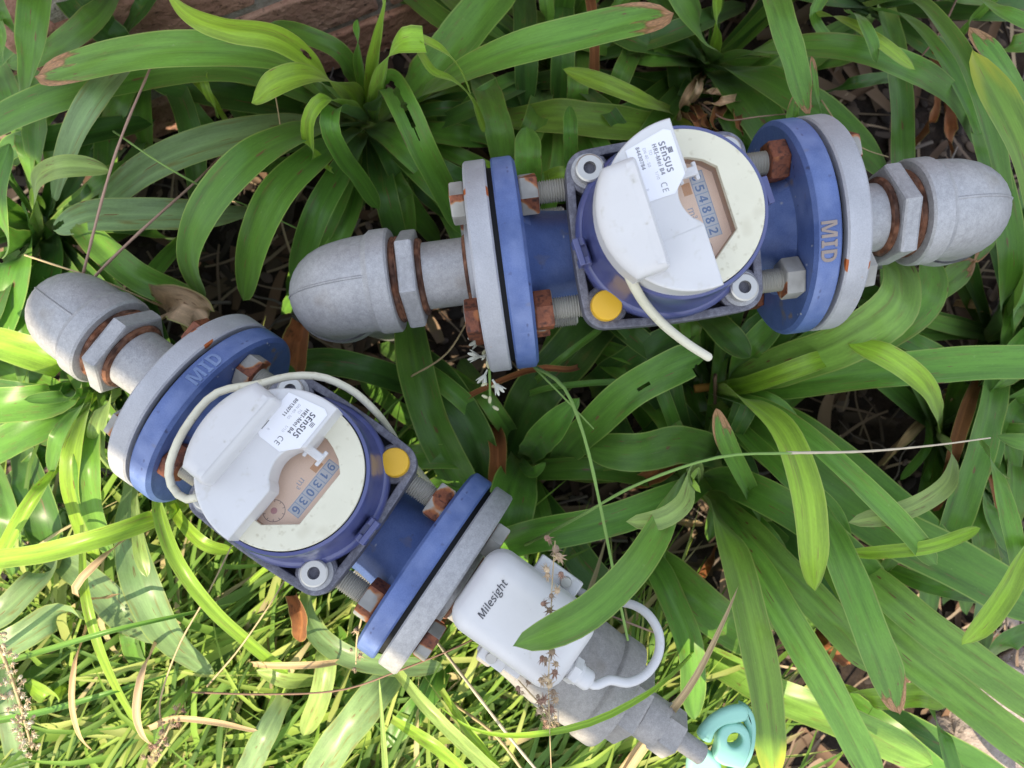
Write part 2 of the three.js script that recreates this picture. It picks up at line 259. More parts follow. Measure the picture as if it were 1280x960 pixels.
// ---------- garden parasol outside the frame: the edge of its shade crosses the picture ----------
{
  const t = (3 - .29) / Math.sin(ELEV), edge = at(320, 680, .29).addScaledVector(SUN_H, -.065).addScaledVector(SUN_H, t * Math.cos(ELEV)); const e = V(SUN_H.z, 0, -SUN_H.x), D = 1.35, L = 2.7;
  const mid = edge.clone().addScaledVector(SUN_H, -D / 2).addScaledVector(e, .3).setY(0);
  const g = thing('garden_parasol', 'cream garden parasol on a wooden pole beyond the sunlit grass', 'parasol', mid); g.rotation.y = Math.atan2(-e.z, e.x);
  const c = [], y0 = 3, y1 = 3.3, put = (a, b, d) => c.push(...a, ...b, ...d), q = [[-L / 2, y0, -D / 2], [L / 2, y0, -D / 2], [L / 2, y0, D / 2], [-L / 2, y0, D / 2]], ap = [0, y1, 0];
  for (let i = 0; i < 4; i++) { const a = q[i], b = q[(i + 1) % 4]; put(a, ap, b); const f = ([x, y, z]) => [x * .985, y - .012, z * .985]; put(f(a), f(b), f(ap)); put(a, b, f(b)); put(a, f(b), f(a)); }
  const cg = new THREE.BufferGeometry(); cg.setAttribute('position', new THREE.Float32BufferAttribute(c, 3)); cg.computeVertexNormals(); part('canopy', boxUV(cg), M.canvas, g);
  const pole = new THREE.CylinderGeometry(.024, .024, y1 - .02, 16); pole.translate(0, (y1 - .02) / 2, 0); part('pole', boxUV(pole), M.wood, g);
  part('base', boxUV(turnY([[0, 0], [.25, 0], [.25, .05], [.06, .07], [.04, .2], [0, .2]])), M.rock, g);
}

// ---------- the two water meters ----------
const font = await new FontLoader().loadAsync('fonts/droid/droid_sans_bold.typeface.json');
const fontR = await new FontLoader().loadAsync('fonts/droid/droid_sans_regular.typeface.json');
const canvasTex = (w, h, draw) => { const c = document.createElement('canvas'); c.width = w; c.height = h; draw(c.getContext('2d'), w, h); const t = new THREE.CanvasTexture(c); t.colorSpace = THREE.SRGBColorSpace; t.anisotropy = 8; return t; };
const PCD = .0389, HALF = .1065;
function basis(o, yaw, pit, rol) {
  const ex = V(Math.cos(yaw) * Math.cos(pit), Math.sin(pit), Math.sin(yaw) * Math.cos(pit)), ez0 = V(-Math.sin(yaw), 0, Math.cos(yaw)), ey0 = new THREE.Vector3().crossVectors(ez0, ex);
  const ey = ey0.clone().multiplyScalar(Math.cos(rol)).addScaledVector(ez0, Math.sin(rol)), ez = ez0.clone().multiplyScalar(Math.cos(rol)).addScaledVector(ey0, -Math.sin(rol));
  return new THREE.Matrix4().makeBasis(ex, ey, ez).setPosition(o);
}
const poseU = basis(V(.1023, H - .4937, -.1277), -.1265, .0326, .0631), poseL = basis(V(-.1388, H - .5268, .047), 3.7362, -.0439, .1835);
const place = (g, m) => { m.decompose(g.position, g.quaternion, g.scale); g.scale.set(1, 1, 1); g.updateMatrixWorld(true); };
const shape = (pts) => { const s = new THREE.Shape(); pts.forEach(([x, y], i) => s[i ? 'lineTo' : 'moveTo'](x, y)); s.closePath(); return s; };
function plateOutline(c, r, bulge) {
  const pts = [];
  for (let k = 0; k < 4; k++) {
    const f = (45 + 90 * k) * Math.PI / 180, cx = c * Math.SQRT2 * Math.cos(f), cz = c * Math.SQRT2 * Math.sin(f);
    for (let i = -8; i <= 8; i++) { const a = f + i / 8 * .72; pts.push([cx + r * Math.cos(a), cz + r * Math.sin(a)]); }
    const f2 = f + Math.PI / 2, e0 = pts[pts.length - 1], e1 = [c * Math.SQRT2 * Math.cos(f2) + r * Math.cos(f2 - .72), c * Math.SQRT2 * Math.sin(f2) + r * Math.sin(f2 - .72)], m = f + Math.PI / 4, ct = [(c + r + bulge) * Math.cos(m), (c + r + bulge) * Math.sin(m)];
    for (let i = 1; i < 10; i++) { const t = i / 10; pts.push([0, 1].map((q) => (1 - t) ** 2 * e0[q] + 2 * t * (1 - t) * ct[q] + t * t * e1[q])); }
  }
  return pts;
}
const G = {};
G.body = mergeGeometries([
  turnX([[-.0885, .046], [-.083, .041], [-.074, .0355], [-.06, .0335], [.06, .0335], [.074, .0355], [.083, .041], [.0885, .046]]),
  turnY([[0, -.058], [.03, -.056], [.047, -.042], [.054, -.018], [.055, .02], [.055, .0435], [0, .0435]]),
]);
G.flange = turnX([[.0885, .03], [.0885, .0715], [.0905, .0745], [.0918, .075], [.1035, .075], [.1048, .0738], [.1048, .03]], 72);
G.gasket = turnX([[.1048, .03], [.1048, .0685], [.1082, .0685], [.1082, .03]], 48);
{
  const prof = [[.0535, 0]]; for (let x = .0545; x < .0752; x += .0017) prof.push([x, .0066], [x + .00085, .0079]); prof.push([.0765, .0072], [.124, .0072]); prof[0] = [.0535, .0001];
  G.stud = turnX([[.0535, .0001], [.0535, .0062], ...prof.slice(1)], 18);
}
G.nut = hexX(.024, .0758, .0884, .0014); G.head = hexX(.024, .1242, .1342, .0014);
const outl = plateOutline(.0432, .0145, .0035), inner = plateOutline(.0405, .0115, .0035);
{ const s = shape(outl); s.holes.push(new THREE.Path(inner.map(([x, y]) => new THREE.Vector2(x, y)).reverse())); G.frame = crease(slab(s, .0145, .0012, .058, 2, 4), .5); }
G.pan = crease(slab(shape(plateOutline(.0425, .0138, .0034)), .006, .0005, .0495, 1, 4));
G.boss = turnY([[0, .049], [.0138, .049], [.0138, .0565], [.0125, .0578], [0, .0578]], 28);
G.washer = turnY([[.0045, .0578], [.0112, .0578], [.0112, .0594], [.0045, .0594]], 28);
G.screw = turnY([[0, .0625], [.0036, .0625], [.004, .0668], [.0078, .0668], [.0088, .066], [.0088, .0594], [0, .0594]], 28);
G.socket = (() => { const g = new THREE.CylinderGeometry(.0044, .0044, .0008, 6); g.translate(0, .0631, 0); return g; })();
G.cap = turnY([[0, .0662], [.007, .066], [.0093, .0652], [.0099, .0638], [.0099, .0578], [0, .0578]], 32);
G.shroud = turnY([[.046, .05], [.057, .05], [.057, .062], [.0555, .0645], [.0535, .066], [.0518, .072], [.0508, .08], [.0502, .102], [.0492, .1055], [.0472, .1062], [.0466, .1045], [.0466, .09], [0, .09]], 72);
const hexWin = [[-.0295, -.007], [-.0275, -.013], [-.024, -.02], [-.018, -.0262], [.019, -.0262], [.0325, -.0085], [.0325, .006], [.019, .0235], [-.018, .0235], [-.0295, .006]];
{ const s = new THREE.Shape(); s.absarc(0, 0, .0464, 0, Math.PI * 2); s.holes.push(new THREE.Path(hexWin.map(([x, y]) => new THREE.Vector2(x, y)).reverse())); G.lid = crease(slab(s, .004, .0005, .1085, 2, 48), .5); }
{ const s = shape(hexWin.map(([x, y]) => [x * 1.05, y * 1.05])); s.holes.push(new THREE.Path(hexWin.map(([x, y]) => new THREE.Vector2(x * 1.005, y * 1.005)).reverse())); G.well = crease(slab(s, .012, .0001, .1042, 1, 4), .5); }
G.dial = new THREE.PlaneGeometry(.072, .056); G.dial.rotateX(-Math.PI / 2); G.dial.translate(0, .0968, 0);
G.pane = (() => { const g = new THREE.ShapeGeometry(shape(hexWin.map(([x, y]) => [x * 1.02, y * 1.02]))); g.rotateX(Math.PI / 2); g.translate(0, .1044, 0); return g; })();
// pulse sensor: a D-shaped housing with a raised block, over the side of the lid below the digits
{
  const s = new THREE.Shape(), R = .0475, e = -.004, a0 = Math.asin(e / R);
  s.moveTo(-Math.sqrt(R * R - e * e), e); s.lineTo(-.0185, e - .0005); s.quadraticCurveTo(-.0165, e + .001, -.015, .0005); s.quadraticCurveTo(-.004, .0085, .008, .0005); s.quadraticCurveTo(.0105, e + .001, .013, e); s.lineTo(Math.sqrt(R * R - e * e), e);
  s.absarc(0, 0, R, a0, Math.PI - a0, false);
  G.sensor = crease(slab(s, .0235, .0013, .1262, 3, 40), .6);
  const b = new THREE.Shape(), p = []; for (let i = 0; i <= 14; i++) { const x = mix(.031, -.031, i / 14); p.push([x, Math.sqrt(.0505 ** 2 - x * x) + .001]); }
  b.moveTo(-.031, .0265); b.quadraticCurveTo(-.0315, .0232, -.028, .0228); b.lineTo(.028, .0228); b.quadraticCurveTo(.0315, .0232, .031, .0265); p.forEach(([x, y]) => b.lineTo(x, y)); b.closePath();
  const g = slab(b, .034, .0072, .1425, 8, 8), p2 = g.attributes.position; for (let i = 0; i < p2.count; i++) { const y = p2.getY(i), z = p2.getZ(i); if (y > .12) p2.setY(i, .12 + (y - .12) * (1 - .42 * clamp((z - .026) / .026))); } G.block = crease(g, .8);
}
G.slot = new THREE.BoxGeometry(.009, .0018, .0004); G.slot.rotateY(0); G.slot.translate(.024, .109, .0413);
G.pin = mergeGeometries([[.0052, .0042, .0135, -.0185, .1125, -.0062], [.0105, .003, .0024, -.0185, .112, -.0125], [.0105, .003, .0022, -.0185, .1125, -.003]].map(([a, b, c, x, y, z]) => { const g = new RoundedBoxGeometry(a, b, c, 2, .0008); g.translate(x, y, z); return g; }));
G.clip = mergeGeometries([[.017, .009, .006, 0, .072, -.0555], [.005, .012, .007, -.006, .077, -.0575], [.005, .012, .007, .006, .077, -.0575], [.017, .003, .004, 0, .083, -.0592]].map(([a, b, c, x, y, z]) => { const g = new RoundedBoxGeometry(a, b, c, 2, .0008); g.translate(x, y, z); return g; }));
const labPts = [[-.0375, .0245], [-.0425, .0015], [-.0405, -.002], [-.016, -.0022], [-.0075, .006], [-.0075, .0205], [-.0095, .0245]];
G.label = (() => { const g = new THREE.ShapeGeometry(shape(labPts)); const p = g.attributes.position, uv = g.attributes.uv; for (let i = 0; i < p.count; i++) uv.setXY(i, (p.getX(i) + .044) / .038, 1 - (p.getY(i) + .003) / .0285); g.rotateX(Math.PI / 2); g.translate(0, .1265, 0); return g; })();
// raised letters wrapped on the rim of the +x flange
function rimText(str, size, a0) {
  const g = new TextGeometry(str, { font, size, depth: .0007, curveSegments: 5, bevelEnabled: false }); g.computeBoundingBox(); const w = g.boundingBox.max.x, p = g.attributes.position;
  for (let i = 0; i < p.count; i++) { const a = a0 + (p.getX(i) - w / 2) / .075, r = .0749 + p.getZ(i); p.setXYZ(i, .0915 + p.getY(i), r * Math.cos(a), r * Math.sin(a)); }
  g.computeVertexNormals(); return boxUV(g);
}
const chalk = M.blue.clone(); chalk.color.setRGB(1.75, 1.6, 1.25);
const worn = std(T.galvRust, .7, { color: new THREE.Color().setRGB(.62, .5, .42) });
G.mid = rimText('MID', .0098, .3);
function dialTex(digits) {
  return canvasTex(720, 560, (x, w, h) => {
    x.fillStyle = '#e2c2a8'; x.fillRect(0, 0, w, h); // 0.1 mm per pixel, the dial's middle at (360, 280)
    const img = x.getImageData(0, 0, w, h); for (let i = 0; i < img.data.length; i += 4) { const k = (hash(i >> 4, i >> 13, 5) - .5) * 10; for (let c = 0; c < 3; c++) img.data[i + c] += k; } x.putImageData(img, 0, 0);
    x.fillStyle = '#8496ae'; x.fillRect(148, 68, 392, 84); for (let k = 0; k < 6; k++) { x.fillStyle = '#b4b6ba'; x.fillRect(153 + k * 65, 73, 59, 74); x.fillStyle = '#4a6a98'; x.font = 'bold 74px sans-serif'; x.textAlign = 'center'; x.fillText(digits[k], 182 + k * 65, 137); }
    x.fillStyle = '#c08a5a'; x.fillRect(196, 160, 70, 50); x.fillStyle = '#8a8fa0'; x.font = '58px sans-serif'; x.fillText('m³', 372, 216);
    x.strokeStyle = '#7d625c'; x.lineWidth = 4; x.beginPath(); x.arc(590, 214, 66, 0, 7); x.stroke(); for (let k = 0; k < 10; k++) { const a = k * .628; x.beginPath(); x.moveTo(590 + 52 * Math.cos(a), 214 + 52 * Math.sin(a)); x.lineTo(590 + 65 * Math.cos(a), 214 + 65 * Math.sin(a)); x.stroke(); }
    x.fillStyle = '#b87f80'; x.beginPath(); x.arc(590, 214, 20, 0, 7); x.fill();
  });
}
function labelTex(serial, fade) {
  return canvasTex(760, 570, (x, w, h) => {
    x.fillStyle = '#e6e6ea'; x.fillRect(0, 0, w, h); x.fillStyle = fade ? '#6c6c74' : '#33333b'; // 0.05 mm per pixel
    x.font = 'bold 100px sans-serif'; x.fillText('SEnSUS', 150, 190); for (let k = 0; k < 3; k++) x.fillRect(236, 62 + k * 18, 62, fade ? 16 : 9);
    x.font = 'bold 66px sans-serif'; x.fillText('HRI-Mei B4', 150, 262); x.fillStyle = '#9a9aa4'; x.font = '46px sans-serif'; x.fillText('TO', 200, 316); x.fillText('DN 40 - 50', 160, 370); x.fillText('1/10', 440, 320);
    x.fillStyle = fade ? '#6c6c74' : '#33333b'; x.font = 'bold 58px sans-serif'; x.fillText(serial, 130, 440); x.font = '92px sans-serif'; x.fillText('C', 575, 300); x.fillText('E', 640, 300); x.fillStyle = fade ? '#b8b8c0' : '#2a2a30'; x.fillRect(520, 508, 130, 9); x.fillStyle = '#b4b4bc'; x.font = '46px sans-serif'; x.fillText('R', 590, 470);
  });
}
function makeMeter(label, pose, theta, yaw, digits, serial, fade) {
  const t = thing('water_meter', label, 'water meter', null, 'blue flanged water meters'); place(t, pose);
  part('body', G.body, M.blue, t);
  for (const s of [0, 1]) { const f = part('flange', G.flange, M.blue, t); f.rotation.y = s * Math.PI; const k = part('gasket', G.gasket, M.rubber, t); k.rotation.y = s * Math.PI; if (!s) part('lettering', G.mid, fade ? worn : chalk, f); }
  for (const s of [0, 1]) for (const [a, b] of [[1, 1], [1, -1], [-1, 1], [-1, -1]]) {
    const q = part('bolt', G.stud, M.stud, t); q.rotation.y = s * Math.PI; q.position.set(0, a * PCD, b * PCD);
    const nut = part('nut', G.nut, M.nut, q), hd = part('bolt_head', G.head, M.nut, q); nut.rotation.x = rr(0, 1); hd.rotation.x = rr(0, 1);
    const du = [rr(0, 1), rr(0, 1)]; for (const o of [nut, hd]) { o.geometry = o.geometry.clone(); const u = o.geometry.attributes.uv; for (let i = 0; i < u.count; i++) u.setXY(i, u.getX(i) + du[0], u.getY(i) + du[1]); }
  }
  const fr = part('cover_plate', G.frame, M.plate, t); part('pan', G.pan, M.dark, fr);
  for (const [x, z] of [[1, 1], [1, -1], [-1, 1], [-1, -1]]) {
    const b = part('boss', G.boss, M.plate, fr); b.position.set(x * .0432, 0, z * .0432);
    if (x < 0 && z > 0) { const c = part('seal_cap', G.cap, M.yellow, t); c.position.set(-.0432, 0, .0432); c.userData.label = 'round yellow plastic seal cap'; continue; }
    const sw = part('cover_screw', G.screw, M.steel, t); sw.position.set(x * .0432, 0, z * .0432); part('washer', G.washer, M.galv, sw); part('hex_socket', G.socket, M.plate, sw);
  }
  const reg = part('register', G.shroud, M.shroud, t); reg.rotation.y = -(theta - yaw);
  part('lid', G.lid, M.cream, reg); part('window_rim', G.well, M.well, reg); part('window_pane', G.pane, M.glass, reg);
  part('dial', G.dial, std(dialTex(digits), .55), reg);
  for (const s of [0, 1]) { const c = part('clip', G.clip, M.shroud, reg); c.rotation.y = s * Math.PI; }
  const ps = part('pulse_sensor', G.sensor, M.white, t); ps.rotation.y = -(theta - yaw); ps.userData.label = 'white half-round sensor housing';
  part('raised_block', G.block, M.white, ps); part('pin', G.pin, M.white, ps); part('slot', G.slot, M.dark, ps);
  part('sticker', G.label, std(labelTex(serial, fade), .4), ps);
  t.updateMatrixWorld(true);
  ps.userData.cable = (pts, r) => { const inv = ps.matrixWorld.clone().invert(); const g = boxUV(tube(pts.map(([x, y, h]) => at(x, y, h).applyMatrix4(inv)), r, 70, 10)); part('cable', g, M.cable, ps); };
  return ps;
}
const R2 = Math.PI / 180;
const s1 = makeMeter('upper water meter whose short cut cream cable hangs loose', poseU, 72 * R2, -.1265, '054882', '84430784', true);
s1.userData.cable([[784, 340, .44], [795, 362, .432], [808, 382, .418], [832, 408, .4], [860, 430, .388], [885, 446, .383]], .0029); delete s1.userData.cable;
const s2 = makeMeter('lower water meter beside the white transmitter box', poseL, 126.5 * R2, 3.7362, '913036', '80130711', false);
s2.userData.cable([[246, 622, .385], [232, 624, .382], [217, 612, .38], [211, 592, .384], [216, 568, .388], [232, 535, .388], [270, 492, .382], [325, 480, .378], [360, 471, .376], [400, 471, .37], [438, 487, .36], [466, 511, .34], [484, 533, .31], [505, 565, .25], [545, 615, .2], [590, 665, .23], [622, 688, .29], [640, 696, .31], [662, 716, .32]], .0026); delete s2.userData.cable;

// ---------- galvanised fittings bolted to the meters ----------
const plateProf = [[.0018, .026], [.0018, .0738], [.003, .075], [.0158, .075], [.0172, .0738], [.0172, .036], [.0215, .035], [.0225, .033], [.0225, .02]];
function bendGeo(r, R, n = 22, m = 30) { // quarter bend from +x to -y
  const c = new THREE.CurvePath(); class Q extends THREE.Curve { getPoint(t) { const a = t * Math.PI / 2; return V(R * Math.sin(a), -R * (1 - Math.cos(a)), 0); } }
  return new THREE.TubeGeometry(new Q(), n, r, m);
}
function fitting(label, pose, end, nip, o = {}) {
  const m = pose.clone(); if (end < 0) m.multiply(new THREE.Matrix4().makeRotationY(Math.PI)); m.multiply(new THREE.Matrix4().makeTranslation(HALF, 0, 0));
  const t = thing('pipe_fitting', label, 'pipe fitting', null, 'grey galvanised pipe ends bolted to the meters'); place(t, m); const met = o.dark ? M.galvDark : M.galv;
  part('flange', turnX(plateProf, 72), o.dark ? M.galv : M.galvRust, t);
  let x = .0225 + nip; part('nipple', turnX([[.02, .0241], [x + .02, .0241]], 36), met, t);
  part('thread_seal', turnX([[.0222, .02], [.0222, .0256], [.0235, .0262], [.025, .0254], [.0256, .0243]], 32), M.rust, t);
  part('thread_seal', turnX([[x - .004, .0243], [x - .003, .027], [x - .0012, .0282], [x, .0275]], 32), M.rust, t);
  const hb = part('hex_bushing', hexX(.0625, x, x + .0125, .0022), met, t); hb.rotation.x = .12 + (o.turn ?? 0); x += .0125;
  part('thread_seal', turnX([[x, .03], [x + .001, .0312], [x + .0025, .0302], [x + .004, .0312], [x + .0056, .03]], 36), M.rust, t); x += .0055;
  if (!o.tee) {
    const col = turnX([[x, .028], [x, .0362], [x + .0015, .0376], [x + .0135, .0376], [x + .0155, .036], [x + .018, .0346]], 44);
    const R = .038, bend = bendGeo(.0348, R), b2 = bend.toNonIndexed(); b2.translate(x + .015, 0, 0);
    const low = turnY([[.0335, -.003], [.036, -.001], [.0364, .0], [.0364, -.0145], [.035, -.0162], [.028, -.0162]].map(([r, y]) => [r, y]), 44); low.translate(x + .015 + R, -R, 0);
    const seam = new THREE.TorusGeometry(R + .0344, .0011, 5, 30, Math.PI / 2); seam.translate(x + .015, -R, 0);
    part('elbow', mergeGeometries([col, crease(b2, 1), low, boxUV(seam)]), met, t);
    const hh = .33, ris = turnY([[.0241, -R - .01], [.0241, -hh]], 32); ris.translate(x + .015 + R, 0, 0); part('riser_pipe', ris, met, t);
    const ts = turnY([[.028, -R - .0162], [.0275, -R - .019], [.025, -R - .021]], 32); ts.translate(x + .015 + R, 0, 0); part('thread_seal', ts, M.rust, t);
  } else {
    const body = turnX([[x, .026], [x, .0325], [x + .002, .034], [x + .012, .035], [x + .022, .0368], [x + .034, .0384], [x + .046, .0388], [x + .058, .038], [x + .064, .0376], [x + .0655, .0395], [x + .067, .0402], [x + .079, .0402], [x + .081, .0394], [x + .082, .037], [x + .082, .02]], 64);
    const low = turnY([[.037, 0], [.037, -.05], [.039, -.052], [.039, -.066], [.037, -.068], [.0241, -.068], [.0241, -.3]], 36); low.translate(x + .04, 0, 0);
    part('tee', mergeGeometries([body, low]), met, t); x += .082;
    part('hex_bushing', hexX(.05, x, x + .016, .002), met, t); x += .016;
    part('branch_pipe', turnX([[x, .015], [x + .003, .017], [x + .02, .017], [x + .022, .014]], 32), met, t); x += .019;
    part('hex_bushing', hexX(.031, x, x + .015, .0015), met, t); x += .015;
    part('spindle', turnX([[x, .0075], [x + .022, .0075], [x + .023, .0065], [x + .023, 0]], 20), M.galvDark, t);
  }
  return { t, m, x };
}
fitting('pipe elbow at the left end of the upper meter, above the cut cable end', poseU, -1, .036);
fitting('pipe elbow farthest right, rusty threads between its hexagon nut and collar', poseU, 1, .037, { turn: .3 });
fitting('pipe elbow farthest left, raised letters on its hexagon nut', poseL, 1, .05, { turn: -.2 });
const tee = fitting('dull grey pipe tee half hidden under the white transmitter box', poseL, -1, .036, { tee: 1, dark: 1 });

// ---------- white transmitter box ----------
{
  const vd = V(.815, 0, .58).normalize(), t = thing('transmitter_box', 'white rounded plastic transmitter box with a cable gland', 'transmitter', at(655, 781, .383)); t.rotation.y = Math.atan2(-vd.z, vd.x);
  const rs = (a, b, r) => { const s = new THREE.Shape(); s.moveTo(-a + r, -b); s.lineTo(a - r, -b); s.absarc(a - r, -b + r, r, -Math.PI / 2, 0); s.lineTo(a, b - r); s.absarc(a - r, b - r, r, 0, Math.PI / 2); s.lineTo(-a + r, b); s.absarc(-a + r, b - r, r, Math.PI / 2, Math.PI); s.lineTo(-a, -b + r); s.absarc(-a + r, -b + r, r, Math.PI, Math.PI * 1.5); return s; };
  const cg = new RoundedBoxGeometry(.083, .034, .058, 8, .0135); cg.translate(0, -.017, 0); part('case', boxUV(cg), M.white, t);
  part('back_shell', crease(slab(rs(.0395, .027, .0125), .006, .0008, -.032, 2, 12)), M.white, t);
  const tg = new TextGeometry('Milesight', { font: fontR, size: .0048, depth: .0003, curveSegments: 4, bevelEnabled: false }), p = tg.attributes.position; tg.computeBoundingBox();
  for (let i = 0; i < p.count; i++) p.setXYZ(i, p.getX(i) + p.getY(i) * .18, p.getY(i), p.getZ(i));
  tg.rotateX(-Math.PI / 2); tg.rotateY(Math.PI / 2); tg.translate(-.0225, .0001, .0125); part('lettering', tg, M.ink, t);
  const gl = mergeGeometries([turnX([[.039, .0062], [.0425, .0062], [.0425, .0075], [.05, .0075], [.0505, .0068], [.057, .0066], [.0585, .0055], [.0585, .002]], 24), hexX(.0155, .0428, .0485, .0008)]); gl.translate(0, -.017, .0085); part('cable_gland', gl, M.white, t);
  const br = mergeGeometries([[.034, .005, .078, .008, -.043, .002], [.02, .012, .012, .002, -.039, .036]].map(([a, b, c, x, y, z]) => { const g = new RoundedBoxGeometry(a, b, c, 3, .0015); g.translate(x, y, z); return g; })); part('bracket', boxUV(br), M.white, t);
  const sc_ = mergeGeometries([turnY([[0, -.0315], [.0035, -.0315], [.004, -.033], [.004, -.04], [0, -.04]], 18)]); const a = part('screw', sc_, M.steel, t); a.position.set(.001, 0, .037); const b = part('screw', sc_, M.steel, t); b.position.set(.014, -.006, -.031);
  t.updateMatrixWorld(true); const inv = t.matrixWorld.clone().invert();
  part('cable', boxUV(tube([[762, 850, .365], [785, 853, .362], [808, 842, .356], [823, 818, .35], [824, 793, .345], [812, 770, .338], [794, 757, .33], [772, 752, .32], [745, 748, .3], [715, 735, .28]].reduce((l, [x, y, h]) => (l.push(at(x, y, h).applyMatrix4(inv)), l), [V(.05, -.017, .0085), V(.0615, -.017, .0085)]), .0031, 60, 10)), M.whiteCable, t);
}
// ---------- teal tap handle on the spindle ----------
{
  const t = thing('tap_handle', 'teal plastic tap handle with a round hole, at the bottom edge', 'tap', at(905, 918, .285)); 
  const k = .00061, sp = (pts, hole) => { const c = new THREE.CatmullRomCurve3(pts.map(([x, y]) => V((x - 905) * k, (y - 918) * k, 0)), true), s = new THREE.Shape(c.getPoints(90).map((q) => new THREE.Vector2(q.x, q.y))); if (hole) { const h = new THREE.Path(); h.absellipse((hole[0] - 905) * k, (hole[1] - 918) * k, hole[2] * k, hole[3] * k, 0, Math.PI * 2, true); s.holes.push(h); } return s; };
  const soft = (g, lift) => { const p = g.attributes.position; for (let i = 0; i < p.count; i++) { const x = p.getX(i), z = p.getZ(i); p.setY(i, p.getY(i) + lift(x / k + 905, z / k + 918)); } return crease(g, 1.2); };
  part('hub', soft(slab(sp([[893, 912], [899, 902], [914, 898], [929, 906], [934, 922], [930, 940], [922, 952], [908, 950], [896, 946], [888, 938], [892, 926]], [914, 919, 9.5, 9]), .013, .0024, .009, 6), (x, y) => .00012 * (930 - x) * .5), M.teal, t);
  part('wing', soft(slab(sp([[868, 910], [876, 896], [890, 884], [908, 876], [922, 875], [929, 881], [927, 893], [914, 897], [900, 900], [890, 908], [884, 921], [874, 918]]), .0085, .004, .013, 8), (x, y) => .0002 * (905 - y) * .4), M.teal, t);
  part('wing', soft(slab(sp([[862, 930], [874, 928], [888, 936], [897, 946], [898, 958], [888, 976], [868, 980], [856, 962]]), .009, .0042, .008, 8), (x, y) => .0002 * (y - 930) * .3), M.teal, t);
  part('wing', soft(slab(sp([[926, 880], [936, 884], [943, 898], [944, 920], [938, 945], [926, 962], [908, 975], [904, 966], [918, 954], [931, 938], [934, 915], [928, 898]]), .011, .004, .004, 8), () => 0), M.teal, t);
}

// ---------- strap-leaved plants, surveyed leaf by leaf: look, width, line of the middle [x, y, height] ----------
const AG = 'plant', GA = 'strap-leaved plants round the meters';
newPlant(462, 152, 'large strap-leaved plant beside the brick wall with arching and split leaves', AG, 'agapanthus_plant', GA);
leaf('b', 49, [[455, 146, 50], [400, 100, 140], [330, 67, 205], [230, 61, 228], (140, [140, 72, 218]), [44, 96, 185]], { fold: .06, blunt: 2.6, tip: .1, label: 'long leaf with a brown dead tip' });
leaf('y', 34, [[460, 148, 50], [415, 100, 170], [345, 48, 238], [285, 38, 258], [248, 26, 264], [222, 8, 260], [203, -22, 250]], { n: 90, k: 20, holes: [[.6, .3, .02, .16]], roll: [0, 0, 0, -10, -62, -50], tip: .2 });
leaf('y', 35, [[455, 145, 60], [425, 104, 190], [378, 93, 240], [342, 105, 246], [314, 129, 228]], { fold: .16 });
leaf('h', 17, [[462, 150, 50], [452, 98, 150], [446, 55, 215], [447, 24, 240]], { fold: .3 });
leaf('y', 31, [[465, 148, 50], [468, 80, 190], [476, 25, 270], [484, -50, 330]], { fold: .25 });
leaf('y', 34, [[469, 152, 50], [474, 105, 190], [486, 66, 265], [506, 50, 288], [530, 50, 284]], { fold: .2, cut: 1, base: .5, name: 'leaf' });
leaf('y', 12, [[524, 47, 285], [550, 60, 268], [572, 82, 235], [588, 116, 190]], { base: 1, tip: .08 });
leaf('y', 13, [[522, 62, 283], [540, 88, 262], [566, 100, 235], [588, 122, 195], [606, 165, 140]], { base: .8 });
leaf('h', 26, [[460, 142, 40], [425, 66, 95], [385, 45, 110], [336, 30, 100]], {});
leaf('g', 56, [[470, 150, 40], [522, 105, 85], [572, 50, 105], [640, -35, 115]], { tip: .1 });
leaf('b', 47, [[500, 135, 45], [560, 98, 165], [640, 63, 215], [722, 42, 226], [790, 25, 216], [842, 16, 198]], { tip: .12, blunt: 2.6, label: 'long leaf with a torn brown tip' });
leaf('g', 36, [[468, 150, 50], [473, 120, 150], [487, 104, 188], [508, 140, 202], [528, 186, 190], [555, 238, 150], [582, 292, 90]], { n: 100, k: 20, holes: [[.52, -.05, .16, .2]], base: .45, fold: .2 });
leaf('g', 40, [[490, 150, 30], [550, 146, 70], [612, 165, 64], [672, 190, 40]], {});
leaf('y', 19, [[452, 147, 60], [428, 128, 190], [402, 125, 226], [387, 146, 220], [386, 178, 200], [400, 204, 155], [428, 222, 110]], { fold: .2, base: 1 });
leaf('h', 24, [[455, 150, 60], [432, 138, 170], [415, 136, 212], [412, 158, 216], [428, 194, 185], [448, 222, 145], [474, 262, 100]], { fold: .18, base: .9 });
leaf('g', 34, [[460, 155, 40], [498, 178, 92], [535, 213, 84], [562, 262, 50]], {});
leaf('d', 23, [[465, 160, 30], [487, 198, 72], [503, 232, 62], [514, 262, 40]], {});
leaf('h', 50, [[450, 155, 50], [380, 163, 180], [312, 198, 236], [258, 258, 230], [235, 318, 192], [251, 374, 135]], { fold: .08 });
leaf('h', 49, [[452, 160, 50], [398, 192, 168], [345, 244, 210], [317, 302, 190], [304, 376, 130]], { fold: .08 });
leaf('h', 36, [[455, 165, 40], [426, 214, 128], [398, 264, 150], [377, 326, 120], [368, 368, 80]], {});
leaf('p', 48, [[440, 150, 35], [345, 160, 120], [255, 180, 144], [190, 206, 136], [122, 258, 100]], { fold: .07 });
leaf('h', 48, [[440, 142, 40], [285, 84, 118], [150, 100, 158], [55, 126, 165], [-40, 172, 140]], {});
leaf('p', 44, [[330, 262, 50], [250, 268, 110], [165, 268, 142], [112, 270, 150], [66, 288, 146]], { n: 80, k: 16, holes: [[.9, -.7, .04, .4], [.985, .3, .03, .5]], fold: .05, blunt: 3, label: 'pale leaf lying level with a torn end' });
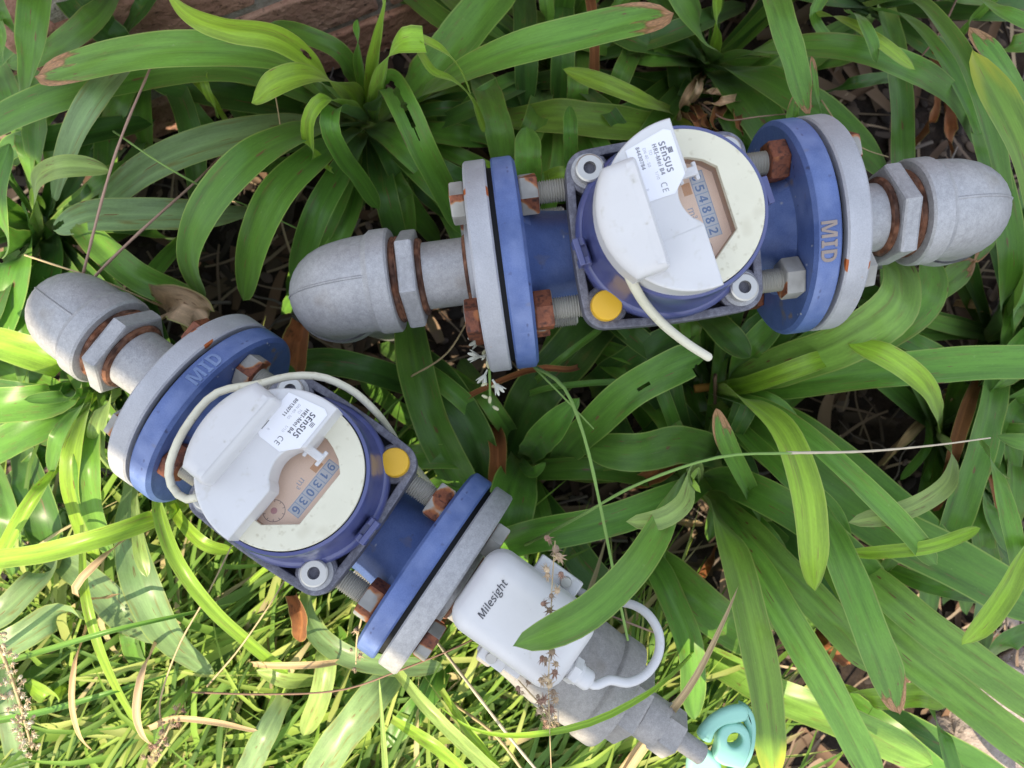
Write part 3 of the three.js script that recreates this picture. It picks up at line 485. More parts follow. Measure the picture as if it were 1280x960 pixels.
leaf('d', 40, [[440, 155, 30], [330, 128, 70], [250, 112, 80], [180, 95, 70]], {});
leaf('y', 11, [[266, 82, 90], [254, 98, 132], [262, 122, 122], [274, 148, 88]], {});
leaf('y', 10, [[282, 150, 80], [262, 120, 110], [248, 105, 118], [232, 92, 100]], {});

newPlant(52, 288, 'small plant with one bent leaf above the left pipe elbow', AG, 'agapanthus_plant', GA);
leaf('l', 30, [[50, 290, 60], [42, 255, 140], [48, 222, 195], [78, 208, 218], [108, 208, 214], [138, 214, 204]], { n: 80, k: 20, holes: [[.55, .8, .03, .25]], roll: [-40, -25, -8, 5, 8, 0], fold: .05, blunt: 2.6 });
leaf('y', 14, [[50, 292, 60], [40, 262, 130], [44, 240, 150], [56, 262, 135]], {});
leaf('h', 12, [[48, 292, 60], [34, 272, 110], [28, 252, 128]], {});
leaf('h', 46, [[40, 300, 50], [8, 300, 110], [-10, 240, 150], [12, 180, 150]], {});
leaf('h', 44, [[46, 300, 40], [20, 330, 90], [8, 385, 84], [-8, 440, 60]], {});
leaf('g', 38, [[60, 292, 40], [95, 276, 84], [128, 310, 112], [172, 346, 122], [215, 366, 110], [268, 388, 80]], { fold: .2 });
leaf('d', 40, [[60, 295, 40], [64, 325, 70], [50, 370, 70], [36, 430, 50]], {});
leaf('d', 34, [[52, 280, 30], [10, 190, 80], [100, 168, 80], [194, 150, 64]], { label: 'dark leaf with a brown spotted tip' });

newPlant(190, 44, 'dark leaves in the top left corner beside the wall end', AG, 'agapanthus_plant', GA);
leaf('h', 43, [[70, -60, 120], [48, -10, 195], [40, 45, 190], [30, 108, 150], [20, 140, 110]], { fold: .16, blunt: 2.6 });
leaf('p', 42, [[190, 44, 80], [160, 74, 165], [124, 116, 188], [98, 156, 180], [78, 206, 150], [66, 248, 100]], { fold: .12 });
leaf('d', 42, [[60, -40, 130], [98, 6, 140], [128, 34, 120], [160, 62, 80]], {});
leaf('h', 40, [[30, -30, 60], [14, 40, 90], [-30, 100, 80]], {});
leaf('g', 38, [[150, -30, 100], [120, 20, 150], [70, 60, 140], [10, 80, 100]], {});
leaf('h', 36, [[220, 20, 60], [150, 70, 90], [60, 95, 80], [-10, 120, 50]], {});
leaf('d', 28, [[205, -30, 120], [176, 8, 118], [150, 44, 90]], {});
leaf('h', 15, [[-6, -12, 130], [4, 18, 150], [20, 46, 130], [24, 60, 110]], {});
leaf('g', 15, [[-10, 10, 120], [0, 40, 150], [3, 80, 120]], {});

newPlant(128, 486, 'plant below the left pipe elbow, half in sun, leaves fanning left', AG, 'agapanthus_plant', GA);
leaf('y', 42, [[135, 482, 60], [80, 456, 120], [30, 438, 132], [-40, 420, 120]], {});
leaf('g', 46, [[130, 486, 60], [70, 500, 138], [10, 507, 150], [-60, 508, 140]], {});
leaf('h', 17, [[125, 488, 70], [80, 496, 155], [30, 500, 168]], { fold: .2 });
leaf('g', 44, [[130, 490, 60], [70, 522, 112], [10, 552, 112], [-60, 585, 90]], {});
leaf('g', 24, [[125, 490, 70], [96, 512, 150], [74, 545, 172], [62, 590, 140]], {});
leaf('y', 27, [[128, 490, 70], [107, 514, 160], [92, 560, 192], [88, 606, 182], [98, 648, 150], [120, 700, 100]], { fold: .14 });
leaf('g', 34, [[130, 492, 70], [116, 530, 170], [110, 580, 190], [115, 630, 172], [138, 700, 120]], { fold: .2 });
leaf('l', 24, [[150, 492, 90], [130, 508, 170], [121, 540, 184], [126, 568, 160], [140, 590, 120]], {});
leaf('y', 19, [[84, 572, 120], [48, 616, 165], [16, 668, 155], [-12, 730, 120]], { fold: .25 });
leaf('d', 46, [[22, 530, 50], [36, 595, 82], [54, 655, 80], [66, 730, 50]], {});
leaf('d', 36, [[60, 560, 40], [95, 620, 60], [110, 690, 60], [100, 760, 40]], {});
leaf('g', 30, [[-20, 560, 60], [10, 640, 90], [15, 720, 70]], {});

newPlant(215, 600, 'plant under the lower left flange with narrow sunlit leaves hanging down', AG, 'agapanthus_plant', GA);
leaf('y', 25, [[235, 632, 110], [196, 648, 185], [130, 671, 215], [60, 690, 214], [-40, 704, 185]], { fold: .18 });
leaf('p', 47, [[168, 590, 90], [160, 655, 158], [176, 728, 186], [204, 788, 166], [262, 846, 90]], { fold: .06, blunt: 2.6 });
leaf('l', 17, [[170, 606, 120], [170, 650, 180], [176, 692, 198], [184, 722, 196]], { blunt: 2.6 });
leaf('p', 42, [[62, 690, 80], [108, 722, 112], [150, 764, 130], [192, 806, 100]], {});
leaf('y', 19, [[196, 590, 120], [200, 640, 190], [222, 702, 214], [265, 760, 200], [310, 802, 170], [360, 842, 120]], { fold: .16 });
leaf('y', 17, [[206, 600, 110], [226, 650, 162], [256, 680, 172], [292, 690, 150]], {});
leaf('y', 13, [[104, 655, 160], [106, 735, 200], [121, 800, 195], [145, 858, 170], [172, 905, 120]], {});
leaf('p', 36, [[120, 770, 60], [70, 770, 110], [20, 800, 120], [-40, 830, 110]], {});
leaf('p', 34, [[95, 690, 60], [50, 720, 110], [10, 760, 120], [-30, 790, 110]], {});
leaf('g', 30, [[165, 735, 60], [165, 790, 90], [172, 840, 70]], {});
leaf('y', 22, [[100, 840, 50], [60, 870, 90], [30, 850, 80]], {});
leaf('p', 30, [[4, 800, 60], [8, 860, 90], [20, 940, 80], [30, 990, 60]], {});

newPlant(392, 742, 'plant below the lower meter with broad pale sunlit blades', AG, 'agapanthus_plant', GA);
leaf('p', 27, [[382, 738, 80], [390, 782, 122], [430, 818, 132], [490, 832, 122], [555, 834, 90]], {});
leaf('l', 27, [[396, 770, 70], [408, 815, 122], [404, 858, 124], [380, 920, 90]], {});
leaf('p', 30, [[356, 872, 110], [332, 918, 124], [298, 990, 100]], {});
leaf('p', 42, [[510, 820, 80], [470, 868, 122], [424, 926, 124], [380, 990, 100]], {});
leaf('l', 17, [[496, 838, 150], [536, 886, 166], [582, 932, 160], [640, 985, 140]], {});
leaf('y', 11, [[552, 862, 140], [580, 905, 156], [628, 968, 140]], {});
leaf('y', 16, [[490, 898, 110], [540, 930, 130], [592, 975, 110]], {});
leaf('l', 20, [[430, 845, 60], [360, 850, 110], [320, 838, 110]], {});
leaf('h', 30, [[560, 800, 60], [540, 860, 84], [480, 935, 80]], {});

newPlant(652, 572, 'plant between the two meters with a broad leaf holed near its torn end', AG, 'agapanthus_plant', GA);
leaf('h', 46, [[690, 585, 50], [735, 536, 142], [795, 484, 186], [850, 455, 192], [880, 444, 186]], { n: 90, k: 20, holes: [[.79, .2, .022, .13], [.97, .75, .03, .3]], blunt: 3.4, tip: .1, base: .5, fold: .08, label: 'broad leaf with a torn blunt end' });
leaf('h', 40, [[658, 572, 60], [688, 536, 150], [724, 497, 172]], { blunt: 1.4 });
leaf('h', 26, [[680, 580, 60], [730, 584, 82], [778, 578, 70]], {});
leaf('h', 60, [[655, 575, 60], [640, 625, 112], [630, 690, 110], [640, 760, 60]], {});
leaf('h', 46, [[508, 380, 60], [516, 436, 92], [530, 502, 102], [556, 566, 96], [602, 645, 64]], { fold: .14 });
leaf('d', 44, [[505, 435, 50], [556, 482, 86], [592, 540, 86], [612, 615, 64]], {});
leaf('d', 35, [[318, 470, 60], [400, 452, 84], [460, 462, 84], [532, 488, 50]], {});
leaf('d', 62, [[770, 375, 40], [718, 436, 92], [672, 490, 92], [636, 570, 50]], {});
leaf('g', 9, [[635, 508, 60], [700, 450, 120], [755, 408, 110]], {});
leaf('g', 8, [[630, 505, 60], [690, 484, 110], [775, 476, 100]], {});
leaf('d', 42, [[735, 485, 50], [800, 446, 92], [875, 405, 90]], {});
leaf('d', 34, [[740, 420, 40], [790, 450, 60], [830, 500, 70], [880, 545, 50]], {});
leaf('h', 14, [[650, 575, 60], [668, 590, 100], [682, 578, 110]], {});
leaf('h', 30, [[575, 690, 30], [620, 640, 60], [600, 560, 70], [580, 470, 60]], {});
leaf('g', 18, [[500, 560, 30], [540, 520, 60], [570, 470, 60]], {});
leaf('d', 40, [[650, 590, 30], [690, 650, 60], [760, 740, 64], [850, 806, 50]], {});

newPlant(886, 486, 'large plant right of centre with a bright leaf arching forward', AG, 'agapanthus_plant', GA);
leaf('h', 62, [[880, 500, 40], [970, 560, 108], [1090, 648, 140], [1190, 702, 145], [1320, 772, 120]], { fold: .06 });
leaf('h', 48, [[890, 500, 40], [1000, 540, 90], [1080, 600, 110], [1200, 700, 100]], {});
leaf('g', 44, [[890, 488, 40], [985, 478, 110], [1095, 464, 140], [1200, 455, 150], [1340, 450, 140]], { fold: .14, tip: .05, base: .4 });
leaf('d', 34, [[880, 480, 40], [790, 560, 50], [760, 500, 60]], {});
leaf('h', 34, [[908, 484, 50], [938, 436, 112], [985, 385, 110]], {});
leaf('h', 30, [[900, 484, 50], [1000, 436, 84], [1060, 395, 80]], {});
leaf('d', 38, [[860, 370, 60], [900, 410, 118], [938, 446, 118]], { blunt: 3 });
leaf('m', 62, [[890, 484, 50], [975, 458, 128], [1056, 428, 200], [1116, 388, 222], [1126, 346, 196], [1100, 306, 140]], { fold: .05, base: .32, tip: .06, cut: 1 });
leaf('g', 46, [[1000, 470, 70], [1088, 428, 140], [1150, 384, 164], [1166, 344, 140], [1146, 300, 80]], { fold: .05, base: .5, tip: .08, cut: 1 });
leaf('y', 25, [[890, 488, 60], [950, 476, 148], [1000, 458, 176], [1048, 442, 172]], { fold: .14, blunt: 2.6 });
leaf('h', 20, [[895, 492, 60], [960, 500, 120], [1000, 530, 110]], {});
leaf('h', 26, [[890, 500, 60], [980, 590, 140], [1040, 640, 150], [1060, 700, 130]], {});
leaf('g', 29, [[890, 490, 60], [980, 524, 180], [1060, 590, 222], [1118, 646, 222], [1171, 706, 188]], { fold: .22 });
leaf('y', 43, [[888, 487, 50], [938, 500, 165], [984, 545, 232], [1008, 610, 252], [1016, 680, 236], [1018, 738, 208]], { fold: .09, blunt: 1.3, base: .35 });
leaf('b', 26, [[958, 655, 70], [928, 594, 165], [904, 544, 206], [895, 510, 214]], { n: 90, k: 20, holes: [[.42, .1, .07, .12], [.3, .35, .05, .1]], fold: .22, label: 'short split leaf with a brown tip' });

newPlant(872, 608, 'plant right of the white box, long leaves reaching to the bottom edge', AG, 'agapanthus_plant', GA);
leaf('d', 50, [[880, 600, 30], [980, 680, 60], [1100, 760, 60], [1230, 860, 50]], {});
leaf('h', 46, [[866, 598, 50], [940, 612, 138], [1020, 660, 168], [1075, 710, 160], [1112, 748, 138]], { fold: .12 });
leaf('h', 42, [[890, 595, 60], [830, 626, 128], [740, 656, 150], [660, 671, 140], [600, 690, 100]], { fold: .14 });
leaf('h', 50, [[905, 572, 60], [850, 556, 122], [790, 566, 142], [726, 558, 112]], { fold: .07, blunt: 2.4 });
leaf('g', 52, [[790, 680, 50], [858, 738, 110], [905, 778, 112], [958, 808, 70]], { fold: .16 });
leaf('g', 34, [[798, 672, 60], [830, 728, 120], [860, 800, 132], [868, 900, 100]], { fold: .16 });
leaf('m', 44, [[880, 610, 50], [958, 690, 128], [1030, 764, 150], [1105, 842, 120]], { fold: .12 });
leaf('t', 43, [[882, 620, 60], [914, 682, 168], [938, 770, 200], [956, 858, 192], [968, 978, 155]], { fold: .1, label: 'leaf yellowing at its tip' });
leaf('m', 42, [[890, 625, 60], [950, 718, 160], [1010, 818, 190], [1060, 908, 180], [1102, 988, 155]], { fold: .14 });
leaf('m', 43, [[850, 800, 50], [960, 862, 100], [1060, 904, 120], [1166, 956, 108]], { blunt: 3, label: 'broad leaf with a round yellowish tip' });
leaf('b', 48, [[1010, 600, 110], [1045, 680, 208], [1084, 780, 235], [1108, 840, 218], [1124, 892, 196]], { fold: .08, blunt: 1.5, label: 'leaf with a pale torn brown edge at its tip' });
leaf('m', 46, [[1020, 660, 90], [1120, 752, 178], [1205, 818, 190], [1330, 905, 180]], { tip: .05, fold: .08 });
leaf('m', 46, [[1020, 690, 80], [1110, 796, 168], [1195, 866, 172], [1330, 970, 165]], { tip: .05, fold: .12 });
leaf('h', 26, [[1050, 670, 90], [1085, 705, 140], [1112, 742, 150]], {});
leaf('y', 18, [[1020, 688, 110], [1095, 690, 186], [1160, 683, 206], [1226, 660, 196]], { fold: .12 });
leaf('h', 22, [[1085, 700, 60], [1160, 730, 82], [1245, 748, 70]], {});
leaf('y', 30, [[1030, 850, 60], [1090, 872, 120], [1150, 868, 130], [1190, 880, 100]], {});
leaf('d', 36, [[900, 800, 30], [880, 880, 50], [860, 980, 40]], {});
leaf('d', 44, [[1000, 880, 30], [1100, 900, 50], [1220, 960, 50], [1280, 1000, 40]], {});
leaf('h', 30, [[1000, 830, 30], [1120, 920, 60], [1200, 990, 50]], {});
leaf('h', 20, [[1150, 860, 60], [1180, 920, 120], [1200, 990, 110]], {});
leaf('g', 45, [[862, 590, 60], [842, 628, 220], [818, 672, 285], [782, 722, 316], [735, 766, 326], [688, 791, 326], [641, 808, 318]], { fold: .1, base: .4, label: 'leaf lying across the white box' });
leaf('l', 26, [[872, 606, 60], [868, 582, 150], [864, 588, 205], [862, 606, 238], [852, 632, 262], [822, 650, 274], [782, 652, 268]], { roll: [0, -30, -50, -50, -30, 0, 0], fold: .1, blunt: 2.2 });
leaf('y', 8, [[874, 606, 60], [872, 588, 200], [866, 602, 236], [876, 616, 230]], {});

newPlant(1172, 540, 'small bright plant in the bare soil patch at right', AG, 'agapanthus_plant', GA);
leaf('y', 32, [[1174, 545, 40], [1172, 510, 140], [1150, 474, 208], [1108, 444, 226], [1058, 426, 196]], { fold: .1 });
leaf('l', 25, [[1172, 545, 60], [1192, 570, 150], [1180, 608, 202], [1130, 638, 216], [1060, 653, 208]], { fold: .1, label: 'pale leaf with a yellow tip' });
leaf('h', 10, [[1172, 540, 30], [1160, 590, 60], [1150, 620, 50]], {});
leaf('h', 12, [[1150, 500, 20], [1158, 560, 60], [1125, 600, 60]], {});

newPlant(1250, 500, 'plant at the right edge with an orange dead blade beside its green leaf', AG, 'agapanthus_plant', GA);
leaf('h', 40, [[1250, 440, 70], [1232, 540, 112], [1202, 632, 112], [1172, 710, 80]], { fold: .1, base: .9 });
leaf('o', 20, [[1226, 462, 60], [1205, 520, 80], [1188, 580, 70], [1170, 640, 40]], { label: 'dead orange blade' });
leaf('g', 25, [[1226, 552, 120], [1246, 590, 205], [1262, 650, 224], [1278, 730, 200]], {});
leaf('g', 22, [[1320, 556, 150], [1278, 552, 185], [1246, 545, 178]], {});
leaf('y', 30, [[1320, 640, 150], [1284, 690, 222], [1256, 742, 248], [1226, 784, 248], [1202, 806, 238]], { fold: .2, label: 'bright leaf curling to the left' });
leaf('p', 32, [[1244, 690, 70], [1233, 760, 104], [1222, 830, 70]], {});
leaf('h', 28, [[1310, 780, 80], [1262, 800, 110], [1225, 830, 70]], {});
leaf('o', 14, [[1235, 585, 80], [1252, 640, 100], [1262, 690, 80]], {});
leaf('h', 22, [[1225, 590, 60], [1240, 640, 110], [1262, 690, 100]], {});
leaf('h', 30, [[1310, 500, 60], [1268, 520, 80], [1270, 600, 70]], {});

newPlant(1240, 418, 'plant at the right edge beyond the pipe elbow with a yellow-tipped leaf', AG, 'agapanthus_plant', GA);
leaf('h', 40, [[1232, 415, 40], [1258, 372, 110], [1262, 300, 150], [1240, 200, 160], [1216, 130, 130]], {});
leaf('h', 40, [[1236, 418, 40], [1278, 380, 100], [1300, 300, 120], [1310, 220, 100]], {});
leaf('t', 46, [[1240, 412, 40], [1282, 340, 150], [1294, 262, 215], [1280, 190, 246], [1252, 128, 258], [1215, 62, 246]], { fold: .1, label: 'leaf with a bright yellow tip' });
leaf('b', 30, [[1310, 170, 120], [1272, 108, 200], [1240, 66, 216], [1211, 34, 210]], { label: 'leaf with a brown dead tip' });
leaf('b', 15, [[1250, 290, 60], [1234, 306, 120], [1218, 328, 128]], {});
leaf('b', 33, [[1015, 452, 50], [1108, 402, 112], [1170, 362, 122], [1219, 324, 100]], { label: 'olive leaf with a brown end' });

newPlant(1095, 12, 'plant at the top edge right of centre with thin curling leaves', AG, 'agapanthus_plant', GA);
leaf('h', 30, [[1085, 5, 80], [1140, -2, 150], [1186, 42, 190], [1222, 108, 205], [1244, 180, 190], [1262, 280, 140]], { fold: .14, base: .8 });
leaf('h', 22, [[1092, 10, 60], [1140, 26, 130], [1182, 74, 160], [1216, 138, 160], [1236, 200, 130]], {});
leaf('h', 33, [[1106, 8, 60], [1120, 70, 100], [1127, 140, 108], [1128, 208, 90], [1128, 250, 50]], { base: .9, blunt: 3 });
leaf('y', 19, [[1015, 20, 90], [1050, 22, 180], [1100, 52, 214], [1144, 87, 206]], {});
leaf('h', 17, [[1058, 14, 160], [1078, 26, 215], [1091, 54, 218], [1096, 78, 206]], {});
leaf('g', 16, [[1090, 20, 50], [1050, 60, 110], [1018, 20, 120], [1040, -20, 120]], {});
leaf('d', 17, [[1025, 118, 50], [1066, 104, 70], [1124, 94, 60]], {});
leaf('g', 22, [[1200, -20, 130], [1250, 12, 190], [1310, 40, 200]], {});
leaf('h', 26, [[1225, 70, 80], [1265, 56, 120], [1320, 48, 120]], {});
leaf('g', 12, [[1262, -20, 120], [1220, 20, 90], [1190, 55, 60]], {});

newPlant(888, 78, 'plant above the upper meter with a long leaf arching right', AG, 'agapanthus_plant', GA);
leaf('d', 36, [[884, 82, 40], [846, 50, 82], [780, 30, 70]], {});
leaf('h', 62, [[890, 85, 40], [930, 120, 92], [965, 170, 92], [990, 230, 50]], { base: .8 });
leaf('h', 48, [[890, 82, 50], [950, 96, 122], [1010, 130, 142], [1062, 168, 130], [1112, 222, 80]], { base: .7 });
leaf('h', 52, [[888, 76, 50], [878, 38, 132], [852, -6, 172], [830, -50, 180]], { base: .6 });
leaf('y', 19, [[890, 74, 50], [897, 30, 132], [895, -30, 175]], {});
leaf('g', 39, [[892, 80, 50], [960, 60, 150], [1060, 61, 192], [1135, 84, 192], [1190, 120, 160], [1232, 190, 100]], { base: .5, fold: .12 });
leaf('b', 37, [[955, -45, 190], [975, 20, 218], [992, 75, 216], [1003, 115, 206], [1012, 142, 190]], { fold: .1, label: 'hanging leaf with a pale brown tip' });
leaf('b', 9, [[1032, 165, 110], [1022, 120, 190], [1014, 70, 212]], {});
leaf('b', 20, [[1000, 185, 100], [990, 150, 155], [993, 118, 165]], {});
leaf('d', 20, [[885, 90, 40], [860, 110, 60], [845, 160, 50]], {});

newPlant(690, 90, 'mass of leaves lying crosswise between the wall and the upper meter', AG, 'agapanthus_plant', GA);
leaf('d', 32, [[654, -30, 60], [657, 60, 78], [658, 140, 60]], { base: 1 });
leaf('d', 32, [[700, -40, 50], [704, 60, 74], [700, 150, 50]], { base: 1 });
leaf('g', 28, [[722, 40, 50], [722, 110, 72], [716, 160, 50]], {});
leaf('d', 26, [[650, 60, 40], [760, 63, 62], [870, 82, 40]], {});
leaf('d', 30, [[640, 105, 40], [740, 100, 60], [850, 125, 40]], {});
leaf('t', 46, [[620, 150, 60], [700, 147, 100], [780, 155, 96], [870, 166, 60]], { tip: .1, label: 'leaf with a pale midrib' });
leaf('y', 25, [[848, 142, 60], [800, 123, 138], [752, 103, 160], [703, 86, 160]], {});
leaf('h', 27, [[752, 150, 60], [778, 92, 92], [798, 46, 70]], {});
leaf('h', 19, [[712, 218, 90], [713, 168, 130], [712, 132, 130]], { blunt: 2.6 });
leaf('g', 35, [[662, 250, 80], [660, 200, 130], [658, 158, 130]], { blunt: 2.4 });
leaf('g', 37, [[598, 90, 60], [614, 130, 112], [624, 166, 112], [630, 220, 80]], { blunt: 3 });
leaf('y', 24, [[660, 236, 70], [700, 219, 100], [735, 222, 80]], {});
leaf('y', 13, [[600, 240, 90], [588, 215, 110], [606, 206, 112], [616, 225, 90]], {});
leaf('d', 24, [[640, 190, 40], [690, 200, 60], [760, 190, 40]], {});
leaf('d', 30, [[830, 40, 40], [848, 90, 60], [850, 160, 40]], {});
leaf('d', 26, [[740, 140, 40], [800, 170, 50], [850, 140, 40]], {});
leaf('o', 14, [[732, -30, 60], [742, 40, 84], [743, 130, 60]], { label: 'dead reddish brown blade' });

// ---------- low leaves under the others ----------
{
  const bare = [[690, 590, 880, 745], [985, 468, 1180, 640], [880, 5, 1010, 60], [1000, 80, 1240, 220], [1130, 330, 1260, 430], [380, 0, 560, 90], [0, 760, 110, 960], [230, 330, 330, 400], [520, 330, 600, 420], [880, 200, 960, 130], [1180, 800, 1290, 960], [690, 480, 780, 560]];
  const inBare = (x, y) => bare.some(([a, b, c, d]) => x > a && x < c && y > b && y < d);
  const list = [...scene.children].filter((o) => o.name.startsWith('agapanthus_plant')), pr = V();
  const toPx = (p) => { pr.copy(p).sub(V(0, H, 0)); const z = pr.dot(fwd); return [640 + F * pr.dot(right) / z, 480 + F * pr.dot(down) / z]; };
  for (const pl of list) {
    plant = pl; const [bx, by] = toPx(pl.position); let made = 0;
    for (let k = 0; k < 180 && made < 28; k++) {
      const a = rnd() * 6.283, L = rr(120, 270), b = a + rr(-.5, .5), m = [bx + L * .55 * Math.cos(a), by + L * .55 * Math.sin(a)], e = [m[0] + L * .5 * Math.cos(b), m[1] + L * .5 * Math.sin(b)];
      if (inBare(...m) || inBare(...e) || inBare((m[0] + e[0]) / 2, (m[1] + e[1]) / 2) || (m[0] < 420 && m[1] > 640) || (e[0] < 420 && e[1] > 700)) continue;
      leaf(['d', 'h', 'g', 'g'][Math.floor(rnd() * 4)], rr(19, 33), [[bx + rr(-8, 8), by + rr(-8, 8), 20], [...m, rr(35, 105)], [...e, rr(8, 34)]], { n: 20, k: 6 }); made++;
    }
  }
}
// ---------- litter on the soil ----------
const gh = (x, z) => Math.exp(-(x * x + z * z) / 3) * ((fbm(x * .5 + 5, z * .5 + 5, 6, 401, 4) - .5) * .05 + (fbm(x + 5, z + 5, 22, 405, 3) - .5) * .018) - .006;
const plain = (o) => new THREE.MeshStandardMaterial({ roughness: .9, side: THREE.DoubleSide, ...o });
function scatter(name, label, geo, n, mat, pick, size, lo = 0, hi = .03, box = [-.72, .72, -.62, .6]) {
  const m = new THREE.InstancedMesh(geo, mat, n), q = new THREE.Object3D(), c = new THREE.Color();
  for (let i = 0; i < n; i++) {
    const x = rr(box[0], box[1]), z = rr(box[2], box[3]); q.position.set(x, gh(x, z) + rr(lo, hi), z); q.rotation.set(rr(-.35, .35), rnd() * 6.283, rr(-.35, .35)); q.scale.setScalar(rr(size[0], size[1])); q.updateMatrix(); m.setMatrixAt(i, q.matrix);
    const k = pick[Math.floor(rnd() * pick.length)], b = rr(.6, 1.25); m.setColorAt(i, c.setRGB(k[0] * b, k[1] * b, k[2] * b));
  }
  m.name = name; m.castShadow = m.receiveShadow = true; return tag(m, label, 'litter', null, 'stuff');
}
{
  const strip = (L, w, curl) => { const g = new THREE.PlaneGeometry(L, w, 12, 3), p = g.attributes.position; for (let i = 0; i < p.count; i++) { const x = p.getX(i) / L, y = p.getY(i); p.setXYZ(i, p.getX(i), y * (1 - 1.6 * x * x) + .12 * L * Math.sin(x * 3), curl * L * (x * x) + 40 * y * y * (1 + x)); } g.rotateX(-Math.PI / 2); g.computeVertexNormals(); return g; };
  const br = [[.16, .095, .06], [.1, .06, .04], [.2, .135, .09], [.06, .042, .032], [.2, .14, .095]];
  scatter('leaf_litter', 'curled brown scraps of dead leaves covering the soil', strip(.085, .014, .35), 900, plain(), br, [.5, 1.25]);
  scatter('straw_litter', 'thin tan strands of dead grass strewn on the soil', strip(.11, .0035, .25), 900, plain(), [[.3, .22, .15], [.2, .14, .1], [.4, .3, .2]], [.5, 1.3], 0, .035);
  const tw = stem([V(-.05, 0, 0), V(-.015, .003, .006), V(.02, .001, -.003), V(.055, .004, .005)], .0017, .0008, 10, 5);
  scatter('twig_litter', 'thin dark twigs lying on the soil', tw, 500, plain(), [[.09, .065, .05], [.16, .13, .11], [.22, .19, .17]], [.5, 1.4]);
  const ch = new THREE.IcosahedronGeometry(.005, 1); ch.scale(1.6, .5, 1);
  scatter('bark_chip_litter', 'small crumbs of bark and soil on the ground', ch, 3500, plain(), [[.06, .042, .032], [.1, .07, .05], [.04, .03, .026], [.16, .12, .1]], [.4, 1.5], -.002, .006);
}
// ---------- stones ----------
function rock(x, y, r, label, flat = .6) {
  const g = mergeVertices(new THREE.IcosahedronGeometry(r, 5).deleteAttribute('normal').deleteAttribute('uv')), p = g.attributes.position, q = V(), s = rnd() * 9;
  for (let i = 0; i < p.count; i++) { q.fromBufferAttribute(p, i); const n = q.clone().normalize(), k = 1 + .5 * (fbm(n.x * .2 + n.z * .1 + s, n.y * .2 + n.z * .2 + 3, 10, 501, 4) - .5); q.multiplyScalar(k); p.setXYZ(i, q.x * 1.2, q.y * flat, q.z); }
  g.computeVertexNormals(); const m = single('stone', boxUV(g), M.rock, label, 'stone'); const b = at(x, y, 0); m.position.set(b.x, r * flat * .5, b.z); m.rotation.y = rnd() * 6; return m;
}
rock(1245, 905, .075, 'grey pink stone between leaves in the bottom right corner');
rock(1286, 850, .05, 'grey stone at the right edge above the corner stone');
rock(1185, 952, .05, 'grey stone at the bottom edge left of the corner stone');
rock(30, 948, .06, 'pinkish grey stone in the bottom left corner', .5);
rock(120, 890, .035, 'small grey stone in the grass at lower left', .5);
rock(1262, 742, .035, 'pale stone peeping between leaves at the right edge', .5);

// ---------- grass ----------
{
  const pos = [], nor = [], col = [], idx = []; const tones = [[.22, .36, .05], [.16, .29, .045], [.3, .42, .075], [.11, .21, .04], [.4, .46, .13]], dry = [.5, .42, .22];
  const zones = [[430, 830, 760, 1010, 800], [150, 760, 450, 1010, 860], [240, 660, 430, 790, 330], [-20, 800, 160, 1010, 240], [560, 880, 860, 1010, 160], [60, 690, 240, 800, 170], [330, 720, 560, 860, 260]];
  for (const [x0, y0, x1, y1, n] of zones) for (let i = 0; i < n; i++) {
    const px = rr(x0, x1), py = rr(y0, y1), b = at(px, py, 0), up = rnd() < .72, a = up ? rr(-1.45, -.25) : rr(1.4, 4.2), L = rr(.09, .25), Ht = rr(.08, .2), w = rr(.0028, .007) * (rnd() < .25 ? 1.8 : 1), d = V(Math.cos(a), 0, Math.sin(a)), bend = rr(-.5, .5), s = V(-d.z, 0, d.x), c0 = rnd() < .07 ? dry : tones[Math.floor(rnd() * tones.length)], k = rr(.75, 1.2), N = 8, st = pos.length / 3;
    for (let j = 0; j <= N; j++) {
      const t = j / N, c = b.clone().addScaledVector(d, L * (t ** 1.4)).addScaledVector(s, L * bend * t * t * .6); c.y = gh(b.x, b.z) + Ht * Math.sin(Math.min(1, t * 1.05) * 1.9) * 1.02; const ww = w * (t > .55 ? 1 - ((t - .55) / .45) ** 1.6 : 1);
      for (const u of [-1, 0, 1]) { pos.push(c.x + s.x * u * ww / 2, c.y + (u ? .22 * ww : 0), c.z + s.z * u * ww / 2); col.push(c0[0] * k, c0[1] * k, c0[2] * k); }
    }
    for (let j = 0; j < N; j++) for (const o of [0, 1]) { const q = st + j * 3 + o; idx.push(q, q + 3, q + 1, q + 3, q + 4, q + 1); }
  }
  const g = new THREE.BufferGeometry(); g.setAttribute('position', new THREE.Float32BufferAttribute(pos, 3)); g.setAttribute('color', new THREE.Float32BufferAttribute(col, 3)); g.setIndex(idx); g.computeVertexNormals();
  single('grass', g, new THREE.MeshPhysicalMaterial({ vertexColors: true, roughness: .9, transmission: .36, thickness: 0, clearcoat: .15, clearcoatRoughness: .45, specularIntensity: .3, side: THREE.DoubleSide }), 'dense thin green grass in the sunlit lower left', 'grass', null, 'stuff');
}
